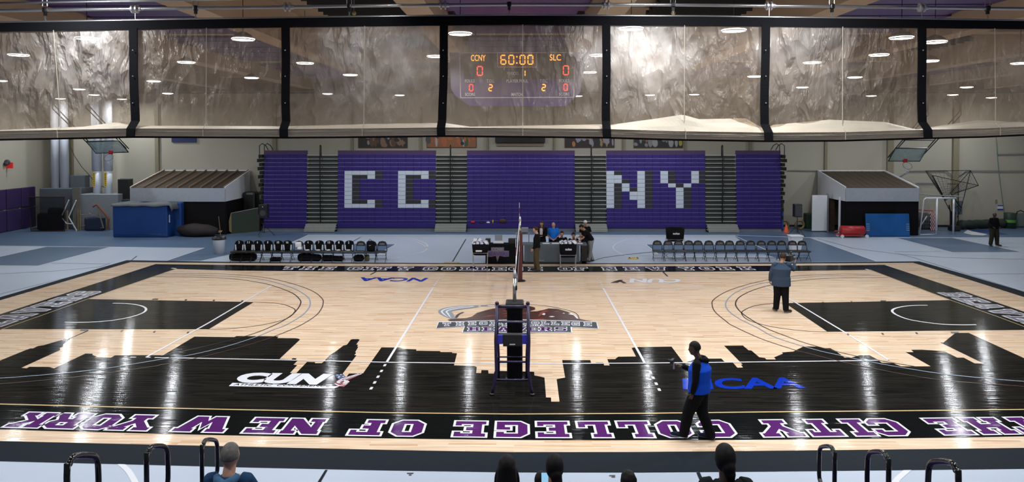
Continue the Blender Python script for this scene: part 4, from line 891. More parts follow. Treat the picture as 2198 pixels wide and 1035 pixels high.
# ------------------------------------------------------------ volleyball net
def X0(y): return gz(1107+ (1113-1107)*((y+4.5)/9.0), 700).x*0 + 0.0
nl = lambda y: gz(1105.5, 806).x + (gz(1115.5, 604).x - gz(1105.5, 806).x)*((y+5.3)/10.6)
ya, yb = gz(1105,812).y, gz(1114,604).y
xa, xb = gz(1105,812).x, gz(1114.5,604).x
lx = lambda y: xa+(xb-xa)*(y-ya)/(yb-ya)
r = empty('volleyball_net', (0, lx(0) and 0, 0), 0, 'volleyball net seen edge-on across centre court with white tapes', 'net')
y0, y1 = ya+.35, yb-.35
MB().box(((lx(y0)+lx(y1))/2, (y0+y1)/2, 2.21), (.016, y1-y0, .07), rz=-math.atan2(lx(y1)-lx(y0), y1-y0)).build('top_tape', M['white'], r)
MB().box(((lx(y0)+lx(y1))/2, (y0+y1)/2, 1.24), (.012, y1-y0, .05), rz=-math.atan2(lx(y1)-lx(y0), y1-y0)).build('bottom_tape', M['white'], r)
mb = MB(); k = 0; y = y0
while y < y1: mb.box((lx(y), y, 1.72), (.004, .004, .96)); y += .10
z = 1.28
while z < 2.2: mb.cyl((lx(y0),y0,z), (lx(y1),y1,z), .002, n=4); z += .10
mb.build('net_mesh', M['blackcloth'], r)
mb = MB()
for (ye) in (y0, y1): 
    mb.cyl((lx(ye), ye, 2.20), (lx(ye), ye-.0+(.3 if ye > 0 else -.3), 2.12), .006, n=5); mb.cyl((lx(ye), ye, 1.24), (lx(ye), ye+(.3 if ye > 0 else -.3), 1.26), .006, n=5)
mb.build('net_cord', M['white'], r)
for ye, lab in ((ya+.75+.05,'near'),(yb-.75,'far')):
    a = MB(); 
    for k in range(9): a.cyl((lx(ye)+.012, ye, 1.24+.2*k), (lx(ye)+.012, ye, 1.44+.2*k), .007, n=6, mi=k%2)
    a.build('antenna', [M['white'], M['red']], r)
    MB().box((lx(ye), ye, 1.72), (.014,.06,1.0)).build('side_tape', M['white'], r)
for (x, y, ph, pr, lab, padm) in ((xa, ya, 1.68, .20, 'near volleyball net post with black pad and silver upper tube', M['blackcloth']), (xb+.03, yb, 1.85, .105, 'far volleyball net post with dark red and black pad', pm('maroon_pad', (.07,.012,.015,1), .6))):
    r = empty('net_post', (x, y, 0), 0, lab, 'post', 'posts of the volleyball net')
    pad = MB(); 
    pad.rbox((x, y, ph/2+.01), (pr*1.75, pr*1.75, ph), .05); pad.build('pad', padm, r)
    if pr > .15: MB().rbox((x, y, ph+.02), (pr*1.75+.06, pr*1.75+.04, .10), .03).rbox((x-.17, y-.05, ph-.05), (.08,.10,.16), .02).rbox((x+.17, y-.05, ph-.05), (.06,.10,.12), .02).build('pad_collar', M['black'], r)
    MB().cyl((x,y,ph), (x,y,2.30), .038, n=14).build('tube', M['steel'], r, True)
    MB().cyl((x-.03,y,ph), (x-.03,y,2.1), .014, n=8).rbox((x+.02,y,2.05), (.07,.07,.12), .02).build('slide', M['black'], r)
    MB().lathe([(0,2.46),(.02,2.44),(.045,2.36),(.05,2.28),(.03,2.26)], (x,y,0), 12).build('cap', M['silver'], r, True)
    MB().lathe([(0,.02),(.20,.02),(.22,.0)], (x,y,.016), 20).build('base_plate', M['blackmetal'], r)
# ------------------------------------------------------------ referee stand
fl_, fr_ = gz(1056,850), gz(1143,851); yb_ = fl_.y+.95
cx = (fl_.x+fr_.x)/2
r = empty('referee_stand', (cx, fl_.y+.4, 0), 0, 'tall dark purple tubular referee stand with platform in front of the net post', 'referee stand')
pur = pm('purple_tube', (.018,.010,.050,1), .4, var=.3); HT = 1.86
hw0, hw1 = (fr_.x-fl_.x)/2, .33
yt = fl_.y+.35
for s in (-1,1):
    MB().tube([(cx+s*hw0, fl_.y, .03), (cx+s*(hw0-.03), fl_.y+.03, .16), (cx+s*(hw0-.09), fl_.y+.09, .50), (cx+s*(hw1+.025), fl_.y+.21, 1.1), (cx+s*hw1, yt+.02, HT)], .034, 10).ball((cx+s*hw1, yt+.02, HT+.01), .045).build('front_leg', pur, r, True)
    MB().tube([(cx+s*(hw1-.02), yb_, .03), (cx+s*(hw1-.02), yb_-.05, .6), (cx+s*(hw1), yb_-.12, 1.08)], .026, 10).build('rear_leg', pur, r, True)
    MB().tube([(cx+s*hw1, yb_-.12, 1.08), (cx+s*hw1, yt+.25, 1.75), (cx+s*hw1, yt+.02, 1.84)], .02, 8).build('side_rail', pur, r, True)
    MB().ball((cx+s*hw0, fl_.y, .035), .05, sc=(1,1,.6)).build('foot', M['black'], r)
for (z, f) in ((.30,.86),(.66,.66),):
    MB().cyl((cx-hw0*f-.06*0, fl_.y+.05+z*.22, z), (cx+hw0*f, fl_.y+.05+z*.22, z), .024, n=10).build('rung', pur, r, True)
MB().cyl((cx-hw1, yb_-.06, .55), (cx+hw1, yb_-.06, .55), .016, n=8).build('rear_brace', pur, r, True)
MB().cyl((cx-hw1, yt-.0, 1.48), (cx+hw1, yt, 1.48), .022, n=10).build('middle_bar', pm('lilac_tube', (.12,.11,.2,1), .35), r, True)
MB().cyl((cx-hw1, yt+.02, 1.80), (cx+hw1, yt+.02, 1.80), .034, n=10).build('top_bar', pur, r, True)
MB().rbox((cx, yt+.18, 1.10), (.62,.50,.05), .015).build('platform', M['darkgrey'], r)
MB().rbox((cx, yt-.09, 1.10), (.40,.03,.26), .02).build('front_pad', M['black'], r)
for s in (-1,1): MB().rbox((cx+s*.26, yt-.08, 1.12), (.12,.035,.20), .015).build('blue_pad', pm('bright_blue_pad', (.04,.04,.5,1), .5), r)
mb = MB(); text_xz(mb, 'SENOH', 1097, 740, 1112, 744, 0, yt-.112); mb.build('pad_lettering', M['white'], r) if False else None
MB().box((cx-.0, yt-.108, 1.02), (.12,.004,.022)).build('pad_badge', M['white'], r)
# ------------------------------------------------------------ folding chairs
def make_chair():
    r = empty('folding_chair', (0,0,0)); w_ = .20
    # back: two tubes bent over the top
    MB().tube([(-w_,.20,.42),(-w_,.23,.60),(-w_+.01,.25,.74),(-w_+.06,.26,.83),(0,.262,.865),(w_-.06,.26,.83),(w_-.01,.25,.74),(w_,.23,.60),(w_,.20,.42)], .012, 7).build('back_frame', M['blackmetal'], r, True)
    bp = [(-.19,.235,.66),(.19,.235,.66),(.185,.245,.76),(.14,.25,.83),(0,.252,.855),(-.14,.25,.83),(-.185,.245,.76)]
    bk = MB().prism(bp, (0,-.022,0)).build('backrest', M['black'], r)
    MB().box((0,.222,.765),(.20,.004,.022)).box((0,.219,.72),(.24,.004,.018)).build('back_print', M['midgrey'], bk)
    MB().rbox((0,0,.44), (.46,.42,.06), .02).build('seat', M['black'], r)
    for s in (-1,1):
        MB().tube([(s*(w_+.015),.24,.52),(s*(w_+.015),-.22,.02)], .011, 6).build('leg', M['blackmetal'], r)
        MB().tube([(s*w_,-.12,.44),(s*w_,.24,.02)], .011, 6).build('leg', M['blackmetal'], r)
    MB().cyl((-w_-.015,-.12,.13),(w_+.015,-.12,.13), .009, n=6).cyl((-w_,.14,.14),(w_,.14,.14), .009, n=6).cyl((-w_,.06,.25),(w_,.06,.25), .008, n=6).build('crossbar', M['blackmetal'], r)
    return r
ch0 = make_chair(); first = [True]
def chair(x, y, rz, label, group):
    o = ch0 if first[0] else copy_tree(ch0); first[0] = False
    o.location = (x, y, .002); o.rotation_euler = (0,0,rz); return tag(o, label, 'chair', group)
LCH = [818.2,796,772.3,747,725.7,704.4,682.3,659.3,638,614.6,594.6,572.5,550.4,530.8,508.7]
RCH = [1412.7,1436.3,1459,1481,1501,1524.7,1548.2,1569.3,1592,1614.7,1637.5,1660.2,1682,1704.8,1725.9]
whatL = ['empty, at the right end of the row','with a black backpack on it','empty with paper on the seat'] + ['holding jersey number %s' % n_ for n_ in ('2','1','13','7','4')] + ['under the white towel'] + ['holding jersey number %s' % n_ for n_ in ('16','10','8','6','11')] + ['leftmost, with jerseys over it']
LYd, RYd = gz(700,562).y, gz(1500,560.5).y
ordn = ['leftmost','second','third','fourth','fifth','sixth','seventh','middle, eighth','ninth','tenth','eleventh','twelfth','thirteenth','fourteenth','fifteenth']
for u, t in zip(LCH, whatL): chair(gy(u, 545, LYd).x, LYd, random.uniform(-.03,.03), 'black folding chair in the left row, ' + t, 'folding chairs left of the scorers table')
for i, u in enumerate(RCH):
    t = 'leftmost, beside the yellow floor mat' if i == 0 else ('rightmost, at the end past the white bin' if i == 14 else '%s from the left end' % ordn[i])
    chair(gy(u, 545, RYd).x, RYd, random.uniform(-.03,.03), 'empty black folding chair in the right row, ' + t, 'folding chairs right of the scorers table')
# jerseys draped over the left chairs
def jersey(u, num, slump, lab):
    x = gy(u, 545, LYd).x; r = empty('jersey', (x, LYd, .47), 0, lab, 'jersey', 'black jerseys draped on the left chairs')
    vs = []; fs = []; prof = [(.0,.150),(.1,.155),(.2,.155),(.28,.175),(.33,.195),(.385,.165),(.42,.10),(.43,.03)]
    for (z, w_) in prof:
        for k in range(12):
            a = 2*PI*k/12; vs.append(Vector((x+w_*math.cos(a)+slump*z*.2, LYd+.20+.055*math.sin(a)*(1 if z < .4 else .6), .472+z+ (0 if k < 6 else 0))))
    for i in range(len(prof)-1):
        for k in range(12): fs.append((i*12+k, i*12+(k+1)%12, (i+1)*12+(k+1)%12, (i+1)*12+k))
    fs.append(tuple(range(12))); fs.append(tuple((len(prof)-1)*12+k for k in range(12)))
    body = MB().add(vs, fs); body.build('shirt', M['blackcloth'], r, True)
    for s in (-1,1): MB().rbox((x+s*.155, LYd+.16, .60), (.045,.05,.24), .015, ry=s*.08).build('side_stripe', M['white'], r)
    mb = MB(); vs2, fs2 = text_mesh(num, 0, .03); w2 = .05*len(num)
    mb.add([Vector((x+(p.x-.5)*w2, LYd+.135-.0, .775+p.y*.10)) for p in vs2], fs2); mb.build('number', M['white'], r)
    if slump > .2: MB().ball((x, LYd+.05, .50), .09, sc=(1.2,.9,.35)).build('rolled_shorts', M['white'], r, True)
jn = [(747,'2',.3),(725.7,'1',.3),(704.4,'13',.3),(682.3,'7',.3),(659.3,'4',.3),(614.6,'16',0),(594.6,'10',0),(572.5,'8',0),(550.4,'6',0),(530.8,'11',0),(510.7,'2',0)]
for i, (u, n_, sl) in enumerate(jn):
    jersey(u, n_, sl, 'black jersey with white number %s draped over a folding chair' % n_ if i < 10 else 'black jersey at the left end of the chair row, over the chair back')
x = gy(638,545,LYd).x; o = MB().rbox((0,.16,.24),(.28,.13,.26),.05,rx=.1).rbox((.10,.05,.10),(.2,.2,.10),.04).build('towel', M['white'], None, True); o.location = (x, LYd, .468); tag(o, 'white towel draped over a chair in the left row', 'towel')
x = gy(796,545,LYd).x; r = empty('backpack', (x, LYd, .47), 0, 'black backpack with white logo slumped on a chair of the left row', 'backpack')
MB().rbox((x-.02,LYd+.06,.69),(.36,.24,.44),.09).rbox((x+.06,LYd-.06,.62),(.28,.12,.26),.05).build('body', M['blackcloth'], r, True)
MB().tube([(x-.12,LYd+.1,.9),(x-.06,LYd+.1,.97),(x+.02,LYd+.1,.91)],.012,6).build('handle', M['blackcloth'], r)
mb = MB(); mb.poly([(x-.06,LYd-.065-.06,.735),(x-.03,LYd-.065-.06,.72),(x+.06,LYd-.065-.06,.76),(x-.02,LYd-.065-.06,.738)]); mb.build('logo', M['white'], r)
def bag(u, v, sx, sz, lab, i):
    p = gz(u, v); mb = MB(); mb.rbox((0,0,sz/2), (sx,.30,sz*.92), .11)
    mb.v = [Vector((q.x*(1.1-.1*abs(q.x)), q.y, max(0, q.z+.03*noise.noise(q*5+Vector((i,0,0)))))) for q in mb.v]
    r = empty('duffel_bag', tuple(p), 0, lab, 'bag', 'dark sports bags under the left chairs')
    mb.build('body', M['blackcloth'], r, True, world=False)
    MB().tube([(-sx*.25,-.1,sz*.8),(-sx*.1,-.14,sz*1.05),(sx*.1,-.14,sz*1.05),(sx*.25,-.1,sz*.8)], .012, 6).build('strap', M['black'], r, world=False)
for i, (u, v, sx, sz, lab) in enumerate([(512,560,.75,.36,'large dark bag under the leftmost chairs'),(537,560,.55,.36,'large dark bag under the chair with jersey 11'),(592,561,.48,.20,'low black bag under the chair with jersey 10'),(655,561,.60,.36,'dark bag under the chair with jersey 4'),(677,561,.5,.32,'dark bag under the chair with jersey 7'),(704,561,.5,.28,'dark bag under the chair with jersey 13'),(725,561,.5,.25,'dark bag under the chair with jersey 1'),(770,561,.42,.30,'black bag under the empty chair beside the backpack')]): bag(u, v, sx, sz, lab, i)
o = MB().rbox((0,0,.15),(.2,.12,.3),.05).build('bag', pm('olive_cloth', (.12,.12,.05,1), .8), None, True); o.location = tuple(gz(788,561)); tag(o, 'small olive bag under the backpack chair', 'bag')
# ------------------------------------------------------------ ball carts
def cart(u, v, wpx, hz0, hz1, rz, lab, balls, word):
    p = gz(u, v); D = p.y-CAM.y; W_ = wpx*D/F
    r = empty('ball_cart', tuple(p), 0, lab, 'ball cart', 'folding ball carts with black fabric')
    d = .42; hx = W_/2
    for sx in (-1,1):
        for sy in (-1,1):
            MB().cyl((sx*(hx-.06), sy*(d/2-.04), .05), (sx*(hx-.04), sy*(d/2-.02), hz0+.04), .012, n=8).ball((sx*(hx-.06), sy*(d/2-.04), .036), .034, n=8, m=6).build('leg', M['silver'], r, world=False)
    MB().cyl((-hx+.05,-d/2+.03,hz0),(hx-.05,-d/2+.03,hz0),.01,n=6).cyl((-hx+.05,d/2-.03,hz0),(hx-.05,d/2-.03,hz0),.01,n=6).build('frame', M['silver'], r, world=False)
    vs = []; fs = []; n_ = 24; prof = [(hz0-.10,.72,.6),(hz0-.06,.86,.8),(hz0+.05,.92,.95),((hz0+hz1)/2,.96,1),(hz1,1.0,1.0),(hz1-.05,.93,.93),((hz0+hz1)/2,.9,.9),(hz0,.6,.6)]
    for (z, a_, b_) in prof:
        for k in range(n_):
            t = 2*PI*k/n_; c, s_ = math.cos(t), math.sin(t); q = 1/max(abs(c), abs(s_))**.75
            vs.append(Vector((c*q*hx*a_, s_*q*d/2*b_, z)))
    for i in range(len(prof)-1):
        for k in range(n_): fs.append((i*n_+k, i*n_+(k+1)%n_, (i+1)*n_+(k+1)%n_, (i+1)*n_+k))
    fs.append(tuple(range(n_))); fs.append(tuple((len(prof)-1)*n_+k for k in range(n_)))
    bk = MB().add(vs, fs); bk.build('fabric_basket', M['blackcloth'], r, True, world=False)
    if word:
        mb = MB(); vs2, fs2 = text_mesh(word, 0, .03)
        mb.add([Vector((-.30*hx*2*.55+(q.x)*hx*.72, -d/2-.012, (hz0+hz1)/2-.03+q.y*.10)) for q in vs2], fs2); mb.build('lettering', M['white'], r, world=False)
    else: MB().rbox((-.05,-d/2-.012,hz0+.10),(.26,.01,.07),.004).build('pocket_label', M['white'], r, world=False)
    rn = random.Random(5); 
    if balls:
        for i in range(balls):
            bx_ = -hx*.72+ (i%4)*hx*.48; by = (-.10 if (i//4)%2 == 0 else .10); bz = hz1+(.02 if i < 8 else .13)
            m_b = MB().ball((0,0,0), .105, n=16, m=10)
            for f_i in range(len(m_b.f)): m_b.m[f_i] = 1 if ((f_i//3) % 3 == 0) else 0
            o = m_b.build('volleyball', [M['white'], M['navy']], None, True); o.location = (p.x+bx_+(.05 if i >= 8 else 0), p.y+by*(0 if i >= 8 else 1), bz); o.rotation_euler = (rn.random()*3, rn.random()*3, 0)
            tag(o, 'white and navy volleyball heaped in the ball cart %s' % ('left of the team table' if u < 1100 else 'with white lettering'), 'ball', 'volleyballs in the ball cart %s' % ('left of the team table' if u < 1100 else 'beside the scorers table'))
    return r
M['navy'] = pm('navy_ball_panel', (.02,.04,.16,1), .4)
cart(1031, 573, 36, .60, .98, 0, 'black ball cart heaped with volleyballs at the left of the team table', 10, None)
cart(1219, 573.5, 38, .52, 1.00, 0, 'black ball cart with white molten lettering in front of the scorers table', 8, 'molten')
cart(1448.5, 551, 40, .80, 1.32, 0, 'black ball cart with white lettering behind the right row of chairs', 0, 'molten')
# ------------------------------------------------------------ scorers table and team table
def ext(u, v): p = gz(u, v); return p
a, b_ = gz(1119,567), gz(1260,567); h = .86
r = empty('scorers_table', ((a.x+b_.x)/2, a.y, 0), 0, 'long grey-fronted scorers table with black ends and people seated behind', 'table')
MB().box(((a.x+b_.x)/2-.1, a.y+.03, .45), (b_.x-a.x-.45, .05, .72)).build('front_panel', pm('slate_front', (.085,.105,.125,1), .45), r)
MB().box(((a.x+b_.x)/2, a.y+.32, h-.03), (b_.x-a.x, .62, .05)).build('table_top', M['grey'], r)
for s, x in ((-1,a.x+.04),(1,b_.x-.12)): MB().rbox((x, a.y+.26, .41), (.09 if s < 0 else .26,.5,.81), .02).build('end_panel', M['black'], r)
MB().box(((a.x+b_.x)/2, a.y+.05, .06), (b_.x-a.x-.1, .08, .12)).build('plinth', M['black'], r)
MB().box(((a.x+b_.x)/2-.6, a.y-.0, .16), (.34,.01,.02)).build('maker_plate', M['silver'], r)
TT = (a, b_, h)
for (u, w_, lab) in ((1172,.30,'white papers on the scorers table in front of the woman'),(1192,.30,'white score sheet on the table before the man in blue'),(1245,.22,'small white paper at the right end of the scorers table')):
    p = gy(u, 520, a.y+.25); o = MB().box((0,0,.008), (w_,.2,.016)).build('paper', M['white']); o.location = (p.x, a.y+.2, h-.005); tag(o, lab, 'paper')
a2, b2 = gz(1042,566), gz(1112,566)
r = empty('team_table', ((a2.x+b2.x)/2, a2.y, 0), 0, 'table under a black cloth with the CCNY BEAVERS emblem', 'table')
MB().rbox(((a2.x+b2.x)/2, a2.y+.33, .41), (b2.x-a2.x, .66, .82), .02).build('tablecloth', M['blackcloth'], r)
TY = a2.y-.004
mb = MB(); mb.poly([gy(u, v, TY)+Vector((0,-.003,0)) for u, v in [(1054,531),(1082,531),(1082,538),(1092.5,538.5),(1092.5,551),(1083,551.5),(1072,549.5),(1067.5,563),(1064.5,549.5),(1055,551.5),(1044.5,551),(1044.5,538.5),(1054,538)]]); mb.build('emblem', pm('emblem_plum', (.16,.13,.17,1), .7), r)
mb = MB(); text_xz(mb, 'CCNY', 1055.5, 532, 1080.5, 539, -.009, TY, .03); mb.build('emblem_letters', M['midgrey'], r)
mb = MB(); text_xz(mb, 'BEAVERS', 1046, 541, 1091, 549.5, -.009, TY, .04); mb.build('emblem_purple_letters', pm('emblem_purple', (.10,.05,.2,1), .6), r)
for (u0, u1, lab) in ((1042,1053,'left'),(1091,1110,'right')):
    p = gy((u0+u1)/2, 522, a2.y+.3); o = MB().rbox((0,0,.11), ((u1-u0)/F*30.8,.3,.22), .02).build('black_case', M['black']); o.location = (p.x, a2.y+.3, .82); tag(o, 'black case standing on the %s end of the team table' % lab, 'case')
p = gy(1070, 522, a2.y+.3); r = empty('laptop', (p.x, a2.y+.3, .82), 0, 'open silver laptop on a white stand on the team table', 'laptop')
MB().rbox((0,0,.07),(.46,.3,.10),.02).build('stand', M['white'], r, world=False); MB().rbox((0,0,.13),(.36,.24,.02),.006).build('keyboard_base', M['silver'], r, world=False); MB().rbox((0,.13,.25),(.32,.015,.22),.006,rx=.1).build('screen', M['midgrey'], r, world=False)
# video cart behind
p = gz(1122, 548); r = empty('equipment_cart', tuple(p), 0, 'grey wheeled cart carrying a projector behind the scorers table', 'cart')
for sx in (-1,1):
    for sy in (-1,1): MB().cyl((sx*.28,sy*.2,.03),(sx*.28,sy*.2,1.0),.02,n=8).build('leg', M['silver'], r, world=False)
MB().box((0,0,1.0),(.66,.48,.04)).box((0,0,.5),(.60,.44,.03)).build('shelf', M['midgrey'], r, world=False)
o = MB().rbox((0,0,.14),(.42,.34,.22),.03).build('projector', M['midgrey']); o.location = (p.x+.05, p.y, 1.025); tag(o, 'grey-blue projector box on top of the wheeled cart', 'projector')
o = MB().rbox((0,0,.12),(.14,.2,.24),.03).build('bag', M['black']); o.location = (p.x+.62, TT[0].y+.3, TT[2]-.005); tag(o, 'small black bag on the scorers table behind the official', 'bag')
# ------------------------------------------------------------ bins, floor mat, cone, tripods, speakers
p = gz(470.5, 544.5); r = empty('trash_bin', tuple(p), 0, 'round white trash bin with black liner left of the chair row', 'trash bin')
MB().lathe([(0,.0),(.24,.0),(.27,.62),(.31,.66),(.31,.74),(.29,.74),(.25,.64),(.22,.05),(0,.05)], n=24).build('bin_body', M['white'], r, True, world=False)
MB().lathe([(.315,.66),(.325,.74),(.28,.80),(.2,.72),(0,.70)], n=18).build('liner', M['black'], r, False, world=False)
p = gz(1707, 537); r = empty('trash_bin', tuple(p), 0, 'square white bin behind the right end of the right chair row', 'trash bin')
MB().box((0,0,.33),(.42,.36,.66),taper=1.3).build('bin_body', M['white'], r, world=False); MB().rbox((0,0,.69),(.62,.52,.06),.02).build('lid', M['white'], r, world=False)
def tripod(u, v, lab, hh, sp):
    p = gz(u, v); r = empty('speaker_stand', tuple(p), 0, lab, 'speaker stand')
    MB().cyl((0,0,.18),(0,0,hh),.02,n=8).build('pole', M['blackmetal'], r, world=False); MB().cyl((0,0,.5),(0,0,.62),.035,n=8).build('collar', M['black'], r, world=False)
    for k in range(3):
        a = 2*PI*k/3+sp; MB().tube([(0,0,.60),(math.cos(a)*.55,math.sin(a)*.55,.015)],.014,6).tube([(0,0,.2),(math.cos(a)*.3,math.sin(a)*.3,.27)],.008,5).build('leg', M['blackmetal'], r, world=False)
    return p
p = tripod(567, 507, 'black tripod stand in front of the leftmost purple section', 1.0, .4)
r = empty('loudspeaker', (p.x, p.y, 1.0), 0, 'black loudspeaker on the tripod left of the bleachers', 'loudspeaker')
MB().rbox((0,0,.38),(.46,.4,.76),.04).build('cabinet', M['black'], r, world=False); MB().lathe([(0,0),(.16,0),(.17,-.02)],n=20).build('cone', M['darkgrey'], r, world=False)
c_ = r.children[-1]; c_.rotation_euler = (PI/2,0,0); c_.location = (0,-.205,.28)
MB().ball((0,-.2,.62),.03,n=8).build('horn', M['silver'], r, world=False)
p = tripod(1711, 507, 'black tripod stand with speaker right of the bleachers', 1.05, 1.0)
r = empty('loudspeaker', (p.x, p.y, 1.05), 0, 'black loudspeaker on the tripod beside the white door', 'loudspeaker')
MB().rbox((0,0,.36),(.42,.36,.72),.04).build('cabinet', M['black'], r, world=False); MB().box((0,-.185,.36),(.34,.01,.6)).build('grille', M['darkgrey'], r, world=False)
p = gz(1360, 555.5); r = empty('floor_box', tuple(p), 0, 'black and yellow taped cable pad on the grey floor', 'floor pad')
MB().rbox((0,0,.02),(.44,.30,.036),.01).build('pad', M['yellow'], r, world=False); MB().box((-.17,0,.041),(.06,.3,.004)).box((.17,0,.041),(.06,.3,.004)).box((0,.02,.041),(.16,.05,.004),rz=.3).build('black_tape', M['black'], r, world=False)
p = gz(969, 564.8); o = MB().box((0,0,.015),(.62,.22,.03)).build('doormat', pm('tan_mat', (.45,.36,.26,1), .7)); o.location = tuple(p+Vector((0,.05,.0))); tag(o, 'small tan mat on the floor at the court edge behind the far lettering', 'mat')
o = MB().tube(smooth_line([gz(u,v,.012) for u, v in [(1262,565),(1285,556),(1310,551),(1360,545),(1400,541),(1440,536)]]), .010, 6).build('cable', M['black']); tag(o, 'thin black cable running along the floor from the scorers table', 'cable')
p = gz(1687.5, 499); r = empty('traffic_cone', tuple(p), 0, 'orange cone beside the right end of the bleachers', 'cone')
oc = pm('orange_cone', (.7,.10,.03,1), .5); MB().lathe([(.15,.03),(.03,.45),(.0,.46)], n=16).build('cone_body', oc, r, True, world=False); MB().box((0,0,.015),(.36,.36,.03)).build('base', oc, r, world=False)
p = gz(1684, 496); o = MB().tube([(0,0,0),(0,0,.1),(0.01,0,1.1),(0,0,1.15)],[.05,.07,.05,.01],10).build('blue_pole', pm('blue_vinyl', (.02,.06,.35,1), .5)); o.location = tuple(p+Vector((-.05,.25,.0))); tag(o, 'blue padded pole standing behind the orange cone', 'pole')
# barbell plates / racks beside the speaker
p = gz(1712, 495)
for i, (dx, lab) in enumerate(((-.55,'brass-coloured round wheel left of the speaker stand'),(.35,'brass-coloured round wheel right of the speaker stand'))):
    o = MB().tube([(math.cos(a)*.24,0,math.sin(a)*.24+.26) for a in [2*PI*k/20 for k in range(20)]], .07, 8, closed=True).build('wheel', pm('brass_wheel', (.28,.2,.10,1), .45, .3), None, True); o.location = (p.x+dx, p.y+.6, -.055+.06); tag(o, lab, 'wheel')
o = MB().rbox((0,0,.45),(.5,.5,.9),.05).build('crate', pm('dark_green_box', (.01,.03,.015,1), .6)); o.location = (p.x+1.05, p.y+1.0, 0); tag(o, 'dark green crate against the wall left of the white door', 'crate')
o = MB().rbox((0,0,.75),(.65,.3,1.5),.03).build('cardboard_sheet', pm('brown_board', (.08,.05,.03,1), .8)); o.location = (p.x-.65, WALLY-.3, 0); tag(o, 'brown board leaning on the wall beside the bleacher end', 'board')
# ------------------------------------------------------------ sheds
def shed(u0, u1, y0, lab, open_front, mirror):
    x0, x1 = gy(u0, 420, y0).x, gy(u1, 420, y0).x; yb = WALLY-.17
    zb = gy(u1, 433 if not mirror else 432.5, y0).z; zf = gy(u1, 404, y0).z; zt = 3.38
    r = empty('storage_shed', ((x0+x1)/2, (y0+yb)/2, 0), 0, lab, 'shed')
    sidesn = (x1, x0)
    MB().box(((x0+x1)/2, y0+.05, zb/2), (x1-x0+.08, .06, zb)).build('front_wall', pm('black_plywood', (.006,.005,.006,1), .8, spec=.15), r)
    blk = pm('black_side', (.006,.005,.006,1), .8, spec=.15)
    for s, x in ((-1,x0),(1,x1)):
        if mirror and s < 0: # side with doorway
            MB().box((x+.04, y0+.35, zb/2), (.08,.7,zb)).box((x+.04, yb-.55, zb/2), (.08,1.1,zb)).build('side_wall', blk, r)
        else: MB().box((x-.04*s, (y0+yb)/2, zb/2), (.08, yb-y0, zb)).build('side_wall', blk, r)
        MB().prism([(x-.04*s, y0, zb), (x-.04*s, yb, zb), (x-.04*s, yb, zt), (x-.04*s, y0, zf)], (.04*s,0,0)).build('white_side_band', M['white'], r)
    MB().box(((x0+x1)/2, y0, (zb+zf)/2), (x1-x0+.02, .06, zf-zb)).build('white_front_band', M['white'] if False else pm('grey_white_board', (.34,.37,.42,1), .6), r)
    L_ = math.hypot(yb-y0, zt-zf); an = math.atan2(zt-zf, yb-y0)
    rf = MB().prism([(x0, y0, zf-.03), (x1, y0, zf-.03), (x1, yb, zt-.03), (x0, yb, zt-.03)], (0,0,.03)).build('roof_deck', pm('brown_roof', (.042,.028,.018,1), .7, var=.35, scale=1.4), r)
    mb = MB(); n_ = 9 if open_front else 10
    for k in range(n_):
        x = x0+.08+(x1-x0-.16)*k/(n_-1); hh = .09 if open_front else .012
        mb.prism([(x-.02, y0, zf), (x+.02, y0, zf), (x+.02, yb, zt), (x-.02, yb, zt)], (0,0,hh))
    mb.build('rafter', pm('pine_rafter', (.26,.17,.10,1) if open_front else (.11,.07,.045,1), .7), r)
    rim = MB()
    for x in (x0, x1): rim.prism([(x-.03, y0, zf-.06), (x+.03, y0, zf-.06), (x+.03, yb, zt-.06), (x-.03, yb, zt-.06)], (0,0,.13))
    rim.box(((x0+x1)/2, yb, zt), (x1-x0, .06, .12)); rim.build('roof_rim', M['white'], r)
    return x0, x1, yb, zb
shed(280, 483, 18.0, 'left storage shed with open-raftered sloping roof behind the blue mat', True, False)
sx0, sx1, syb, szb = shed(1815, 1971, 18.0, 'right storage shed with brown sloping roof, white band and open side door', False, True)
# white door swung open beside the right shed
a = gy(1742, 470, 19.6); b_ = gy(1774, 470, 19.6)
r = empty('shed_door', (a.x, 19.6, 0), 0, 'open white door standing left of the right shed', 'door')
MB().rbox(((a.x+b_.x)/2, 19.55, 1.08), (b_.x-a.x, .05, 2.05), .01).build('door_leaf', M['white'], r); MB().box((b_.x+.06, 19.6, 1.1), (.08,.10,2.2)).build('door_frame', M['midgrey'], r)
a = gy(1774, 470, 19.4); b_ = gy(1800, 470, 19.4)
o = MB().rbox((0,0,1.0),(b_.x-a.x,.6,2.0),.03).build('shelf_clutter', pm('brown_clutter', (.07,.035,.02,1), .8, var=.8, scale=5)); o.location = ((a.x+b_.x)/2+.1, 20.4, 0); tag(o, 'brown stacked clutter seen through the shed doorway', 'shelving')
o = MB().rbox((0,0,1.05),(.10,.06,2.1),.01).build('door_post', M['white']); o.location = (gy(1801, 470, 18.4).x, 18.35, 0); tag(o, 'narrow white door edge at the corner of the right shed', 'door')
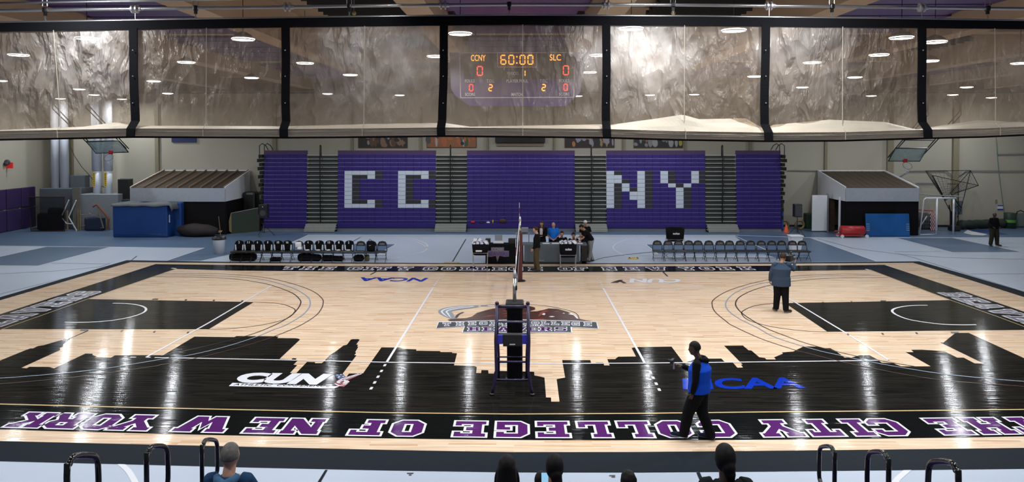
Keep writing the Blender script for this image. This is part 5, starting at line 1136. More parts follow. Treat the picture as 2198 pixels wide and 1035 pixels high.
# ------------------------------------------------------------ right side: red roller, blue mat, goals, shooting machine
p = gz(1829, 509.5); r = empty('line_roller', tuple(p), 0, 'red wheeled barrel roller lying in front of the right shed', 'roller')
MB().tube([(-.62,0,.36),(-.60,0,.36),(.60,0,.36),(.62,0,.36)],[.1,.27,.27,.1],16).build('barrel', M['red'], r, True, world=False)
MB().cyl((-.95,0,.34),(.9,0,.34),.03,n=8).box((-.2,-.28,.14),(1.3,.04,.05)).box((-.2,.28,.14),(1.3,.04,.05)).build('axle', M['red'], r, world=False)
for s in (-1,1):
    for q in (-1,1): MB().lathe([(0,-.03),(.09,-.03),(.09,.03),(0,.03)], n=12).build('wheel', M['white'], r, world=False); c_ = r.children[-1]; c_.rotation_euler = (PI/2,0,0); c_.location = (s*.66, q*.3, .09)
bm_ = pm('glossy_blue_mat', (.012,.11,.36,1), .28, var=.5, scale=1.2, coat=.5)
a, b_ = gz(1860, 508), gz(1951, 507.5); r = empty('gym_mat', ((a.x+b_.x)/2, a.y, 0), 0, 'shiny bright blue gym mat leaning upright on the right shed', 'mat')
hmat = 1.24
MB().rbox(((a.x+b_.x)/2, a.y+.12, hmat/2), (b_.x-a.x, .12, hmat), .03, rx=-.10).build('mat_pad', bm_, r)
for s, x in ((-1,a.x+.1),(1,b_.x-.1)):
    for k in range(4): MB().box((x, a.y+.035+.011*k, .35+.11*k), (.18,.012,.015)).build('handle', M['white'], r)
# soccer style white goal
def goal(us, ytop, yback, lab, mat, px_h, name='goal'):
    pass
A, B = gz(2010,505), gz(2046,504); hg = 2.05
gr = empty('goal_frame', ((A.x+B.x)/2, A.y, 0), 0, 'white tube goal frame beside the right shed', 'goal')
wt = pm('white_tube', (.62,.66,.70,1), .4)
for p_ in (A, B): MB().cyl((p_.x,p_.y,0),(p_.x,p_.y,hg),.05,n=12).build('post', wt, gr, True)
MB().cyl((A.x-.62,A.y,hg),(B.x,A.y,hg),.045,n=12).build('crossbar', wt, gr, True)
MB().tube([(A.x-.62,A.y,hg),(A.x-.72,A.y,hg-.08),(A.x-.80,A.y+.0,1.2),(A.x-.93,A.y,.03)],.035,8).tube([(A.x-.93,A.y,.03),(A.x,A.y,.05)],.03,8).tube([(A.x-.6,A.y+.9,.05),(A.x-.2,A.y+.6,1.0)],.03,8).build('side_frame', wt, gr, True)
MB().tube([(A.x-.9,A.y+1.2,hg+.22),(A.x,A.y+.9,hg+.12),(B.x+.9,A.y+.8,hg+.02)],.03,8).build('rear_bar', M['midgrey'], gr)
mb = MB()
for k in range(8): mb.cyl((A.x-.8+.12*k,A.y+.5,.1),(A.x-.8+.12*k,A.y+.35,hg-.1),.004,n=4)
for k in range(9): mb.cyl((A.x-.85,A.y+.45,.2+.2*k),(A.x,A.y+.45,.2+.2*k),.004,n=4)
mb.build('goal_net', M['midgrey'], gr)
q = gz(2018,501); r = empty('small_goal', (q.x, q.y+1.0, 0), 0, 'small red and white hockey goal standing behind the white goal frame', 'goal')
MB().tube([(q.x-1.2,q.y+1.3,0),(q.x-1.2,q.y+1.3,1.25),(q.x+.2,q.y+1.1,1.15),(q.x+.2,q.y+1.1,0)],.035,8).build('frame', M['red'], r)
mb = MB()
for k in range(6):
    for j in range(10): mb.box((q.x+.06+.055*k, q.y+1.05, .08+.11*j), (.05,.03,.10), (k+j)%2)
mb.build('check_post', [M['red'], M['white']], r)
mb = MB()
for k in range(8): mb.cyl((q.x-1.2+.17*k,q.y+1.5,0.02),(q.x-1.2+.17*k,q.y+1.4,1.1),.005,n=4)
for k in range(7): mb.cyl((q.x-1.2,q.y+1.45,.1+.16*k),(q.x+.2,q.y+1.45,.1+.16*k),.005,n=4)
mb.build('net', M['darkgrey'], r)
q = gz(2008,499); mb = MB().ball((0,0,.42), 1, n=20, m=12, sc=(.85,.45,.55)); mb.v = [Vector((v_.x, v_.y, max(0, v_.z+.12*noise.noise(v_*2)))) for v_ in mb.v]; o = mb.build('net_heap', pm('grey_net_heap', (.05,.05,.055,1), .8, bump=.6, scale=20), None, True); o.location = (q.x, q.y+1.6, 0); tag(o, 'heap of dark grey netting behind the small red goal', 'heap')
# basketball shooting machine with funnel net
my = 20.0; sm = lambda u, v, dy=0: gy(u, v, my)+Vector((0,dy,0))
r = empty('shooting_machine', tuple(Vector((sm(2052,497).x, my, 0))), 0, 'black basketball shooting machine with wide funnel net on the right', 'shooting machine')
mb = MB()
top = [sm(1989,375.5,-.6), sm(2003.5,368.5,.8), sm(2095,367,.5), sm(2079,396,-.9)]
mid = [sm(2028,430,-.1), sm(2032,430,.2), sm(2048,414,.3), sm(2044,414,-.3)]
for i in range(4): mb.tube([top[i], mid[i]], .022, 6); mb.tube([top[i], top[(i+1)%4]], .018, 6); mb.tube([mid[i], mid[(i+1)%4]], .015, 6)
mb.tube([sm(1991,377,-.5), sm(2037,449,0)], .022, 6); mb.tube([sm(2095,367,.5), sm(2063,448,0)], .022, 6)
mb.build('funnel_frame', M['blackmetal'], r)
mb = MB()
for i in range(4):
    a0, a1, b0, b1 = top[i], top[(i+1)%4], mid[i], mid[(i+1)%4]; N_ = 10
    for k in range(N_+1):
        t = k/N_; mb.cyl(a0.lerp(a1,t), b0.lerp(b1,t), .006, n=3); mb.cyl(a0.lerp(b0,t), a1.lerp(b1,t), .006, n=3)
mb.build('funnel_net', M['black'], r)
zz = lambda v: gy(2050, v, my).z
mb = MB(); xc = sm(2048,497).x
mb.tube([sm(2037,440), sm(2040,455), Vector((sm(2040,497).x,my,.02))], .04, 8); mb.tube([sm(2057,395), Vector((sm(2057,497).x,my,.02))], .022, 8); mb.tube([sm(2034,395),sm(2057,395)],.02,6); mb.tube([Vector((sm(2040,440).x,my,2.2)),sm(2063,446)],.03,6)
mb.tube([sm(2040,450,-.2), sm(2050,442,-.2), sm(2058,450,-.2), sm(2050,466,-.2)], .025, 6)
mb.build('mast', M['blackmetal'], r)
MB().rbox((xc,my,.16),(.5,.5,.28),.05).rbox((xc-.1,my-.0,.75),(.22,.26,.8),.04).build('machine_base', M['black'], r)
q = sm(2064,443,.3); MB().box((q.x, my+.35, gy(2064,446,my+.35).z), (.50,.04,.80)).build('control_board', M['grey'], r)
# far right wall items
o = MB()
for k in range(26): pass
vs = []; fs = []; a, b_ = gz(2056,492), gz(2150,489); N_ = 22
mb = MB(); pts = [a.lerp(b_, k/N_)+Vector((0,-.15,.28+.05*noise.noise(Vector((k*.4,0,2))))) for k in range(N_+1)]
mb.tube(pts, [.26+.05*noise.noise(Vector((k*.5,1,0))) for k in range(N_+1)], 12); o = mb.build('rolled_tarp', pm('dark_green_tarp', (.020,.035,.028,1), .7, bump=.4), None, True); tag(o, 'long dark green rolled tarp lying along the right wall base', 'tarp')
p = gz(2167, 490); r = empty('trash_can', tuple(p), 0, 'round dark green metal trash can with lime band at far right', 'trash bin')
MB().lathe([(0,0),(.30,0),(.31,.9),(.29,.92),(0,.92)], n=20).build('can_body', pm('green_metal', (.025,.05,.035,1), .5), r, True, world=False); MB().lathe([(.313,.36),(.316,.52)], n=20).build('lime_band', pm('lime', (.12,.35,.05,1), .5), r, world=False)
p = gz(2190, 490); r = empty('sandwich_board', tuple(p), 0, 'dark arched sign frame with grey panel at the right edge', 'sign')
MB().tube([(-.28,0,0),(-.28,0,.75),(-.2,0,.98),(0,0,1.06),(.2,0,.98),(.28,0,.75),(.28,0,0)],.03,8).build('arch_frame', M['black'], r, world=False); MB().rbox((0,.02,.5),(.5,.04,.8),.02).build('panel', pm('green_grey_panel', (.14,.18,.17,1), .6), r, world=False)
p = gy(2147, 445, WALLY-.03); r = empty('wall_notice', tuple(p), 0, 'small white notice with two blue bars on the right of the back wall', 'notice')
MB().box((0,0,0),(.34,.012,.26)).build('sheet', M['white'], r, world=False); MB().box((0,-.01,.10),(.34,.012,.05)).box((0,-.01,-.12),(.34,.012,.05)).build('blue_bar', M['bluepaint'], r, world=False)
o = MB().box((0,0,0),(.1,.03,.22)).build('switch_plate', M['ceiltan']); o.location = tuple(gy(2138.5, 432.5, WALLY-.02)); tag(o, 'small tan switch plate beside the wall notice', 'switch plate')
for (pts, lab) in (([(1690,366),(1770,367)],'thin grey pipe along the back wall right of the bleachers'), ([(1930,380),(1950,367),(2030,366),(2046,378),(2060,376),(2075,366),(2136,366.5),(2160,367),(2240,366.5)],'grey conduit running along the back wall above the goals'), ([(1966,393),(2010,393)],'short brown pipe on the back wall beside the right shed'), ([(2140,331),(2240,330)],'short grey pipe high on the wall at the right edge'), ([(258,383),(285,384)],'short brown pipe on the back wall left of the shed')):
    P_ = [gy(u, v, WALLY-.08) for u, v in pts]; o = MB().tube(P_, .03, 6).build('wall_pipe', M['midgrey']); tag(o, lab, 'pipe')
o = MB().tube([gy(u, v, WALLY-.5) for u, v in [(2138,290),(2141,340),(2148,400),(2158,470),(2162,486)]], .018, 6).build('green_rope', pm('green_rope', (.10,.17,.12,1), .8)); tag(o, 'green rope hanging down the right of the back wall', 'rope')
o = MB().tube([gy(u, v, WALLY-.9) for u, v in [(152,316),(160,335),(175,358),(190,374),(205,392),(218,400),(226,402)]], .018, 6).build('hanging_cable', M['black']); tag(o, 'dark cable sagging from the wall to the ducts on the left', 'cable')
# ------------------------------------------------------------ basketball hoops folded up
def hoop(tl, tr, br, bl, yt_, yb_, rimc, lab, s):
    TL, TR = gy(*tl, yt_), gy(*tr, yt_); BR, BL = gy(*br, yb_), gy(*bl, yb_)
    r = empty('basketball_hoop', tuple((BL+BR)/2), 0, lab, 'basketball hoop', 'folded up basketball hoops')
    nrm = (TR-TL).cross(BL-TL).normalized(); 
    if nrm.z > 0: nrm = -nrm
    up = ((TL+TR)/2-(BL+BR)/2).normalized()
    MB().prism([TL,TR,BR,BL], nrm*.02).build('backboard', glassy('board_glass', (.30,.40,.38,1), .55, .15), r)
    MB().tube([TL,TR,BR,BL], .035, 8, closed=True).build('board_frame', M['blackmetal'] if True else M['silver'], r)
    c = (BL+BR)/2
    rc = c + nrm*.42 + up*.15; e1 = (BR-BL).normalized(); e2 = nrm.cross(e1).cross(e1) if False else nrm
    rim = MB().tube([rc+e1*math.cos(a)*.23+e2*math.sin(a)*.23 for a in [2*PI*k/24 for k in range(24)]], .010, 6, closed=True)
    rim.build('rim', pm('rim_red', (.12,.02,.015,1), .5), r)
    MB().rbox(c+nrm*.06+up*.12, (.2,.12,.2), .02).build('rim_bracket', M['red'], r)
    mb = MB()
    for k in range(12):
        a, b2_ = 2*PI*k/12, 2*PI*(k+.5)/12
        for q in (b2_, 2*PI*(k-.5)/12): mb.tube([rc+e1*math.cos(a)*.23+e2*math.sin(a)*.23, rc-up*.2+Vector((0,0,-.05))+e1*math.cos(q)*.17+e2*math.sin(q)*.17, rc-up*.3+Vector((0,0,-.15))+e1*math.cos(a)*.13+e2*math.sin(a)*.13], .006, 4)
    mb.build('hoop_net', M['white'], r)
    mb = MB()
    for (p_, q_) in ((TL.lerp(BL,.75), TL+Vector((s*1.0,-1.2,1.7))), (TR.lerp(BR,.75), TR+Vector((s*1.0,-1.2,1.7))), (TL.lerp(BL,.95)-nrm*.12, TL+Vector((s*1.05,-1.0,1.9))), (TR.lerp(BR,.95)-nrm*.12, TR+Vector((s*1.05,-1.0,1.9)))): mb.cyl(p_-nrm*.06, q_, .03, n=6); mb.cyl(q_, (q_.x, q_.y, CEIL), .03, n=6)
    a_ = TL.lerp(TL+Vector((s*1.0,-1.2,1.7)),.25); b3 = TR.lerp(TR+Vector((s*1.0,-1.2,1.7)),.25); mb.cyl(a_, b3, .025, n=6)
    mb.build('support_arm', M['blackmetal'], r)
hoop((185.5,304),(255,302),(275.5,326.5),(206,329), 16.3, 17.2, None, 'folded basketball hoop hanging at the left above the white ducts', -1)
hoop((1922,318),(1990,318.5),(1974,346),(1907,345.5), 16.3, 17.2, None, 'folded basketball hoop hanging at the right above the shed', 1)
# ------------------------------------------------------------ left side equipment
def duct(u, w_px, vt_, vb_, y, lab, collar):
    x = gy(u, 380, y).x; rr = w_px/F*(y-CAM.y)/2; zb = gy(u, vb_, y).z; r = empty('duct', (x, y, zb), 0, lab, 'duct', 'round white vertical ducts on the left')
    MB().cyl((x,y,zb),(x,y,8.6 if not collar else gy(u, 366, y).z), rr, n=24).build('pipe', M['ductw'], r, True)
    if collar:
        MB().cyl((x,y,gy(u,366,y).z),(x,y,8.6), rr*1.22, n=24).build('upper_pipe', M['ductw'], r, True)
        MB().box((x-.05, y-rr-.01, gy(u,385,y).z),(.13,.02,.85)).build('yellow_label', M['yellow'], r)
        mb = MB()
        for k in range(7): mb.box((x-.05, y-rr-.022, gy(u,385,y).z-.33+.11*k),(.06,.004,.05))
        mb.build('label_marks', M['black'], r)
M['ductw'] = pm('white_duct', (.60,.64,.72,1), .5, var=.05)
duct(119, 16, 306, 406, 20.9, 'white vertical duct, leftmost of the pair above the grey cabinet', False)
duct(139, 17, 306, 406, 20.9, 'white vertical duct, right of the pair above the grey cabinet', False)
duct(208.5, 16, 306, 416, 20.6, 'white duct with yellow label, left of the pair behind the hoop', True)
duct(232.5, 15, 306, 416, 20.6, 'white duct with yellow label, right of the pair behind the hoop', True)
def pbox(name, u0, u1, v0, v1, y, dep, mat, lab, cat, parent=None, r_=.02):
    a, b_ = gy(u0, v1, y), gy(u1, v0, y); zb = max(.0, a.z)
    if zb < .25: zb = 0.0
    o = MB().rbox((0,0,(b_.z-zb)/2), (b_.x-a.x, dep, b_.z-zb), r_).build(name, mat); o.location = ((a.x+b_.x)/2, y+dep/2, zb); return tag(o, lab, cat)
pbox('grey_cabinet', 86, 169, 405, 490, 20.2, 1.5, M['grey'], 'wide grey metal cabinet under the two plain white ducts', 'cabinet')
pbox('air_handler', 170, 253, 417.5, 492, 19.9, 1.7, M['midgrey'], 'light grey air handling unit under the ducts with yellow labels', 'air handler')
pbox('grey_panel_box', 150, 182, 377, 404.5, 21.0, .5, M['grey'], 'dark blue-grey box on top of the wide cabinet', 'box')
pbox('black_speaker_box', 253, 276, 385, 430, 20.4, .5, M['black'], 'black slanted box above the air handler beside the shed', 'box')
pbox('black_case', 256, 281, 428, 492, 20.3, .7, M['darkgrey'], 'dark case on the floor between air handler and shed', 'case')
for k in range(3):
    u0, u1 = [(-30,10),(14,33),(36,54)][k]
pd = pm('purple_wall_pad', (.035,.018,.085,1), .6)
for k, lab in enumerate(('nearest the corner','second from the corner','third from the corner','fourth from the corner')):
    yk = 20.9 - 1.25*k; o = MB().rbox((0,0,.62+.0),(.14,1.18,1.2),.04).rbox((0,0,1.62+.24),(.14,1.18,.0+1.15),.04).build('wall_pad', pd); o.location = (WX0+.09, yk, .0); tag(o, 'purple padded panel on the left wall, '+lab, 'wall pad', 'purple pads along the left wall')
# black net frame
yN = gz(100,497).y; f = lambda u, v: gy(u, v, yN)
r = empty('practice_net', (f(100,490).x, yN, 0), 0, 'black framed practice net standing left of the grey cabinet', 'net frame')
MB().tube([f(61,423), f(138,423), f(139,495.5), f(67,496.5)], .035, 8, closed=True).build('frame', pm('dark_red_tube', (.03,.012,.012,1), .5), r)
mb = MB(); c4 = [f(62,424), f(137,424), f(138,495), f(68,496)]
MB().poly([p_+Vector((0,.03,0)) for p_ in c4]).build('netting', glassy('black_netting', (.006,.005,.006,1), .6, .8), r)
o = MB().rbox((-.1,0,.52),(1.55,.36,1.04),.16).rbox((.2,0,1.1),(.9,.34,.5),.16).build('dark_bundle', M['blackcloth']); o.location = (f(106,490).x, yN+.32, 0); tag(o, 'black bundle of gear behind the black framed net', 'bundle')
# folded frames (white and wood)
yW = gz(150,496).y; f = lambda u, v: gy(u, v, yW)
r = empty('folded_frames', (f(155,490).x, yW, 0), 0, 'white and tan metal frames standing folded beside the black net', 'frame')
MB().tube([f(163.5,430), f(147.5,466), f(164,494), f(164,496)], .035, 8).build('white_frame', M['white'], r)
MB().tube([f(148,429), f(131.5,466), f(143,480), f(158,481)], .03, 8).build('second_frame', M['white'], r)
tanm = pm('tan_post', (.22,.17,.09,1), .6)
for u in (144, 167, 171.5): MB().cyl((f(u,495).x, yW+.05, 0), (f(u,495).x, yW+.05, f(u,452).z), .045, n=8).build('tan_post', tanm, r)
MB().box((f(158,430).x, yW+.3, 1.3), (.45,.1,2.4)).build('back_board', pm('grey_tan_board', (.16,.15,.13,1), .7), r)
r = empty('loose_frames', (f(205,490).x, yW+.2, 0), 0, 'rust-coloured bracket and thin white bars on the floor left of the blue mat', 'frame')
MB().tube([f(199,444), f(208,439), f(228,462), f(233,470), f(230,492)], .06, 8).build('rust_bracket', pm('rust', (.20,.07,.035,1), .6), r)
MB().tube([f(208,440), f(222,490)], .035, 6).tube([f(170,487), f(188,482), f(222,490)], .02, 6).tube([f(172,461), f(186,461), f(186,478)], .015, 6).tube([f(190,458), f(215,468), f(230,466)], .02, 6).build('thin_bar', M['ceiltan'], r)
o = MB().rbox((0,0,.4),(1.1,.4,.8),.12).build('blue_bag', pm('navy_bag', (.015,.025,.06,1), .8)); o.location = (f(200,490).x, yW+.18, 0); tag(o, 'dark navy bag heap behind the rust-coloured bracket', 'bag')
# blue crash mats
bl = pm('royal_blue_mat', (.006,.045,.19,1), .5, var=.2, scale=1.5, bump=.15)
a, b_ = gz(242,510), gz(360,510); yy = a.y; hm = gy(300, 441, yy).z
r = empty('crash_mat', ((a.x+b_.x)/2, yy, 0), 0, 'big royal blue crash mat block in front of the left shed', 'mat')
MB().rbox(((a.x+b_.x)/2, yy+.40, hm/2), (b_.x-a.x, .8, hm), .06).build('mat_block', bl, r)
mb = MB(); 
for k in range(10): mb.tube([(a.x+.05+(b_.x-a.x-.1)*t/8, yy-.012, .12+.04*k+.015*math.sin(t*1.3+k)) for t in range(9)], .008, 4) if k < 3 else None
mb.build('cover_wrinkle', bl, r)
MB().box((b_.x+.004, yy+.25, 1.0), (.01,.10,.42)).build('white_logo', M['white'], r)
mb = MB(); nx, ny = 26, 8; vs = []; fs = []
for j in range(ny+1):
    for k in range(nx+1):
        x = a.x-.05+(b_.x-a.x+.35)*k/nx; y = yy-.08+.92*j/ny; z = hm+.07+.10*(.5+noise.noise(Vector((x*1.2,y*1.2,0)))) - (.15 if (j == 0) else 0) - (.35 if k == nx else 0)
        vs.append(Vector((x,y,z)))
for j in range(ny):
    for k in range(nx): q = j*(nx+1)+k; fs.append((q,q+1,q+nx+2,q+nx+1))
mb.add(vs, fs); o = mb.build('tarpaulin', pm('grey_tarp', (.13,.14,.15,1), .8, bump=.4), None, True); sm_ = o.modifiers.new('solid','SOLIDIFY'); sm_.thickness = .03; tag(o, 'crumpled grey tarp spread over the big blue crash mat', 'tarp')
a, b_ = gz(362,503), gz(390,503); o = MB().rbox((0,0,.92),(.74,.40,1.84),.06).build('crash_mat', bl); o.location = (gy(375.5,450,17.6).x, 17.72, 0); tag(o, 'second blue crash mat standing behind the big one', 'mat')
vs = []; p = gz(425, 505); mb = MB().ball((0,0,.34), 1, n=24, m=12, sc=(1.15,.5,.36))
mb.v = [Vector((q.x, q.y, max(0, q.z+.10*noise.noise(q*1.5)))) for q in mb.v]; o = mb.build('dark_heap', pm('dark_brown_cloth', (.018,.012,.012,1), .8), None, True); o.location = (p.x+.2, 17.3, 0); tag(o, 'heap of dark covered gear on the floor before the left shed', 'heap')
o = MB().box((0,0,0),(.75,.3,.03),rz=.1,rx=.2).build('plank', pm('light_plank', (.42,.30,.18,1), .6)); o.location = (gy(462,500,p.y-.1).x, p.y-.2, .22); tag(o, 'light wooden plank above the round white bin', 'plank')
o = MB().tube([(0,0,0),(-.15,.1,1.1)], .015, 6).build('broom_stick', tanm); o.location = tuple(gz(474,508)); tag(o, 'thin stick leaning up behind the round white bin', 'stick')
ya_, yb2 = 18.3, 20.2; A1 = gz(497, 502); A2 = gy(536, 470, 19.9)
r = empty('green_board', tuple(A1), 0, 'dark green board with torn white and yellow edge leaning by the shed', 'board')
MB().prism([(A1.x,A1.y,0),(A1.x+1.15,A1.y+1.0,0),(A1.x+1.15,A1.y+1.0,1.35),(A1.x,A1.y,1.15)], (-.05,.06,0)).build('panel', pm('dark_green_board', (.022,.035,.020,1), .6), r)
MB().prism([(A1.x-.13,A1.y,.15),(A1.x,A1.y,.05),(A1.x,A1.y,1.15),(A1.x-.04,A1.y,1.15),(A1.x-.15,A1.y,.7)], (0,.06,0)).build('torn_edge', pm('yellowed_foam', (.34,.26,.12,1), .8), r)
MB().tube([(A1.x-.02,A1.y,1.16),(A1.x+1.15,A1.y+1.0,1.36)], .018, 6).build('edge_strip', M['midgrey'], r)
o = MB().rbox((0,0,1.1),(.8,.8,2.2),.15).build('dark_cart', M['black']); o.location = (gy(538,470,20.6).x, 20.7, 0); tag(o, 'dark covered equipment between the left shed and the bleachers', 'equipment')
o = MB().rbox((0,0,.45),(.38,.4,.9),.02).build('pale_box', pm('pale_box', (.16,.14,.12,1), .7)); o.location = (gy(551,470,20.0).x, 20.0, 0); tag(o, 'pale box on the floor beside the left bleacher end', 'box')
# ------------------------------------------------------------ near bleacher handrails
def loop_rail(u, v, D, s, lab):
    y = CAM.y+D; p = gy(u, v, y); x, zt = p.x, p.z
    pts = [(x, y, zt-1.0), (x, y, zt-.10), (x, y+.03, zt-.03), (x, y+.09, zt), (x, y+.28, zt-.08), (x, y+.34, zt-.13), (x, y+.36, zt-.20), (x, y+.36, zt-.40), (x, y+.33, zt-.46), (x, y+.26, zt-.47), (x, y+.01, zt-.40)]
    r = empty('aisle_handrail', (x, y, zt-1.0), 0, lab, 'handrail', 'black looped handrails of the near bleachers')
    MB().tube(smooth_line(pts, 3), .021, 10).build('rail_loop', pm('gloss_black', (.006,.006,.006,1), .15, coat=.6) if 'gb' not in M else M['gb'], r, True)
M['gb'] = pm('gloss_black_tube', (.006,.006,.006,1), .18, coat=.6)
loop_rail(433, 953, 7.0, -1, 'black looped handrail in the left aisle, beside the grey-haired man')
loop_rail(314, 969, 5.9, -1, 'black looped handrail in the left aisle, middle of the three')
loop_rail(143, 992, 4.8, -1, 'black looped handrail in the left aisle, nearest the left edge')
loop_rail(1792, 968, 7.0, 1, 'black looped handrail in the right aisle, farthest of the three')
loop_rail(1908, 982, 5.9, 1, 'black looped handrail in the right aisle, middle of the three')
loop_rail(2058, 1006, 4.9, 1, 'black looped handrail in the right aisle, nearest the right edge')
# near bleacher rows that the spectators sit on (just below the frame)
nb = empty('near_bleachers', (0, -15, 0), 0, 'near bleacher rows below the camera carrying the spectators', 'bleachers')
for k in range(11):
    y = -11.9-.62*k; z = .25+.272*k
    MB().box((0, y, z), (26, .30, .06)).build('seat_row', M['purple'], nb); MB().box((0, y+.42, z-.46), (26, .36, .04)).build('footboard', M['darkgrey'], nb)
mb = MB()
for x in (-12.9,-6.5,-2.4,2.4,6.5,12.9): mb.prism([(x-.04,-11.4,0),(x-.04,-18.5,0),(x-.04,-18.5,2.45),(x-.04,-11.8,.02)], (.08,0,0))
mb.build('support_frame', M['blackmetal'], nb)
# ------------------------------------------------------------ people
def remeshed(mb, voxel, iters=3):
    o = mb.build('tmp', M['black']); md = o.modifiers.new('r', 'REMESH'); md.mode = 'VOXEL'; md.voxel_size = voxel
    s_ = o.modifiers.new('s', 'SMOOTH'); s_.iterations = iters; s_.factor = .6
    bpy.context.view_layer.update(); dg = bpy.context.evaluated_depsgraph_get()
    me = bpy.data.meshes.new_from_object(o.evaluated_get(dg)); old = o.data
    out = MB(); out.add([v.co.copy() for v in me.vertices], [list(p.vertices) for p in me.polygons])
    bpy.data.objects.remove(o); bpy.data.meshes.remove(me); bpy.data.meshes.remove(old); return out
SKIN = {'light': pm('light_skin', (.50,.27,.19,1), .5, var=.05), 'tan': pm('tan_skin', (.36,.18,.11,1), .5, var=.05), 'dark': pm('dark_skin', (.045,.022,.014,1), .45, var=.1)}
HAIR = {'black': pm('black_hair', (.008,.007,.007,1), .6, bump=.15, scale=30, spec=.2), 'brown': pm('brown_hair', (.035,.018,.010,1), .6, bump=.15, scale=30, spec=.2), 'grey': pm('grey_hair', (.12,.11,.10,1), .6, var=.6, scale=30, bump=.2)}
EYE = pm('eye_dark', (.02,.015,.012,1), .3); LIP = pm('lip', (.30,.10,.08,1), .5)
BASE = dict(head=(0,.02,1.635), neck=(0,-.01,1.47), chest=(0,-.01,1.30), waist=(0,0,1.08), pelvis=(0,0,.95),
            shL=(-.185,-.01,1.41), elL=(-.235,-.03,1.13), wrL=(-.245,.06,.88), haL=(-.245,.09,.80),
            shR=(.185,-.01,1.41), elR=(.235,-.03,1.13), wrR=(.245,.06,.88), haR=(.245,.09,.80),
            hiL=(-.09,0,.92), knL=(-.10,.03,.50), anL=(-.105,-.02,.09), toL=(-.12,.15,.03),
            hiR=(.09,0,.92), knR=(.10,.03,.50), anR=(.105,-.02,.09), toR=(.12,.15,.03), look=(0,1,0))
def hand(mb, w_, h, sgn, r=.0095, curl=.5, side=None):
    w_, h = Vector(w_), Vector(h); d = (h-w_).normalized()
    s_ = Vector(side) if side else Vector((0,1,0)); s_ = (s_-d*s_.dot(d)); s_ = s_.normalized() if s_.length > .1 else d.orthogonal().normalized(); n_ = d.cross(s_)*sgn
    p1 = w_+d*.085
    mb.tube([w_-d*.01, w_+d*.03, p1], [.026,.036,.038], 8, rb=[.020,.017,.014], up=tuple(s_))
    for k, L in enumerate((.070,.080,.075,.058)):
        b_ = p1 - d*.008 + s_*(.027-.018*k); a1 = curl*.5; q = b_
        pts = [b_]; ang = 0
        for j in range(3):
            ang += a1*(1+.15*k); q = q + (d*math.cos(ang)+n_*math.sin(ang))*L*(.42,.32,.26)[j]; pts.append(q)
        mb.tube(pts, [r,r*.95,r*.85,r*.65], 6)
    b_ = w_+d*.03+s_*.03; mb.tube([b_, b_+s_*.028+d*.028+n_*.01, b_+s_*.036+d*.058+n_*.02], [r*1.2,r*1.05,r*.75], 6)
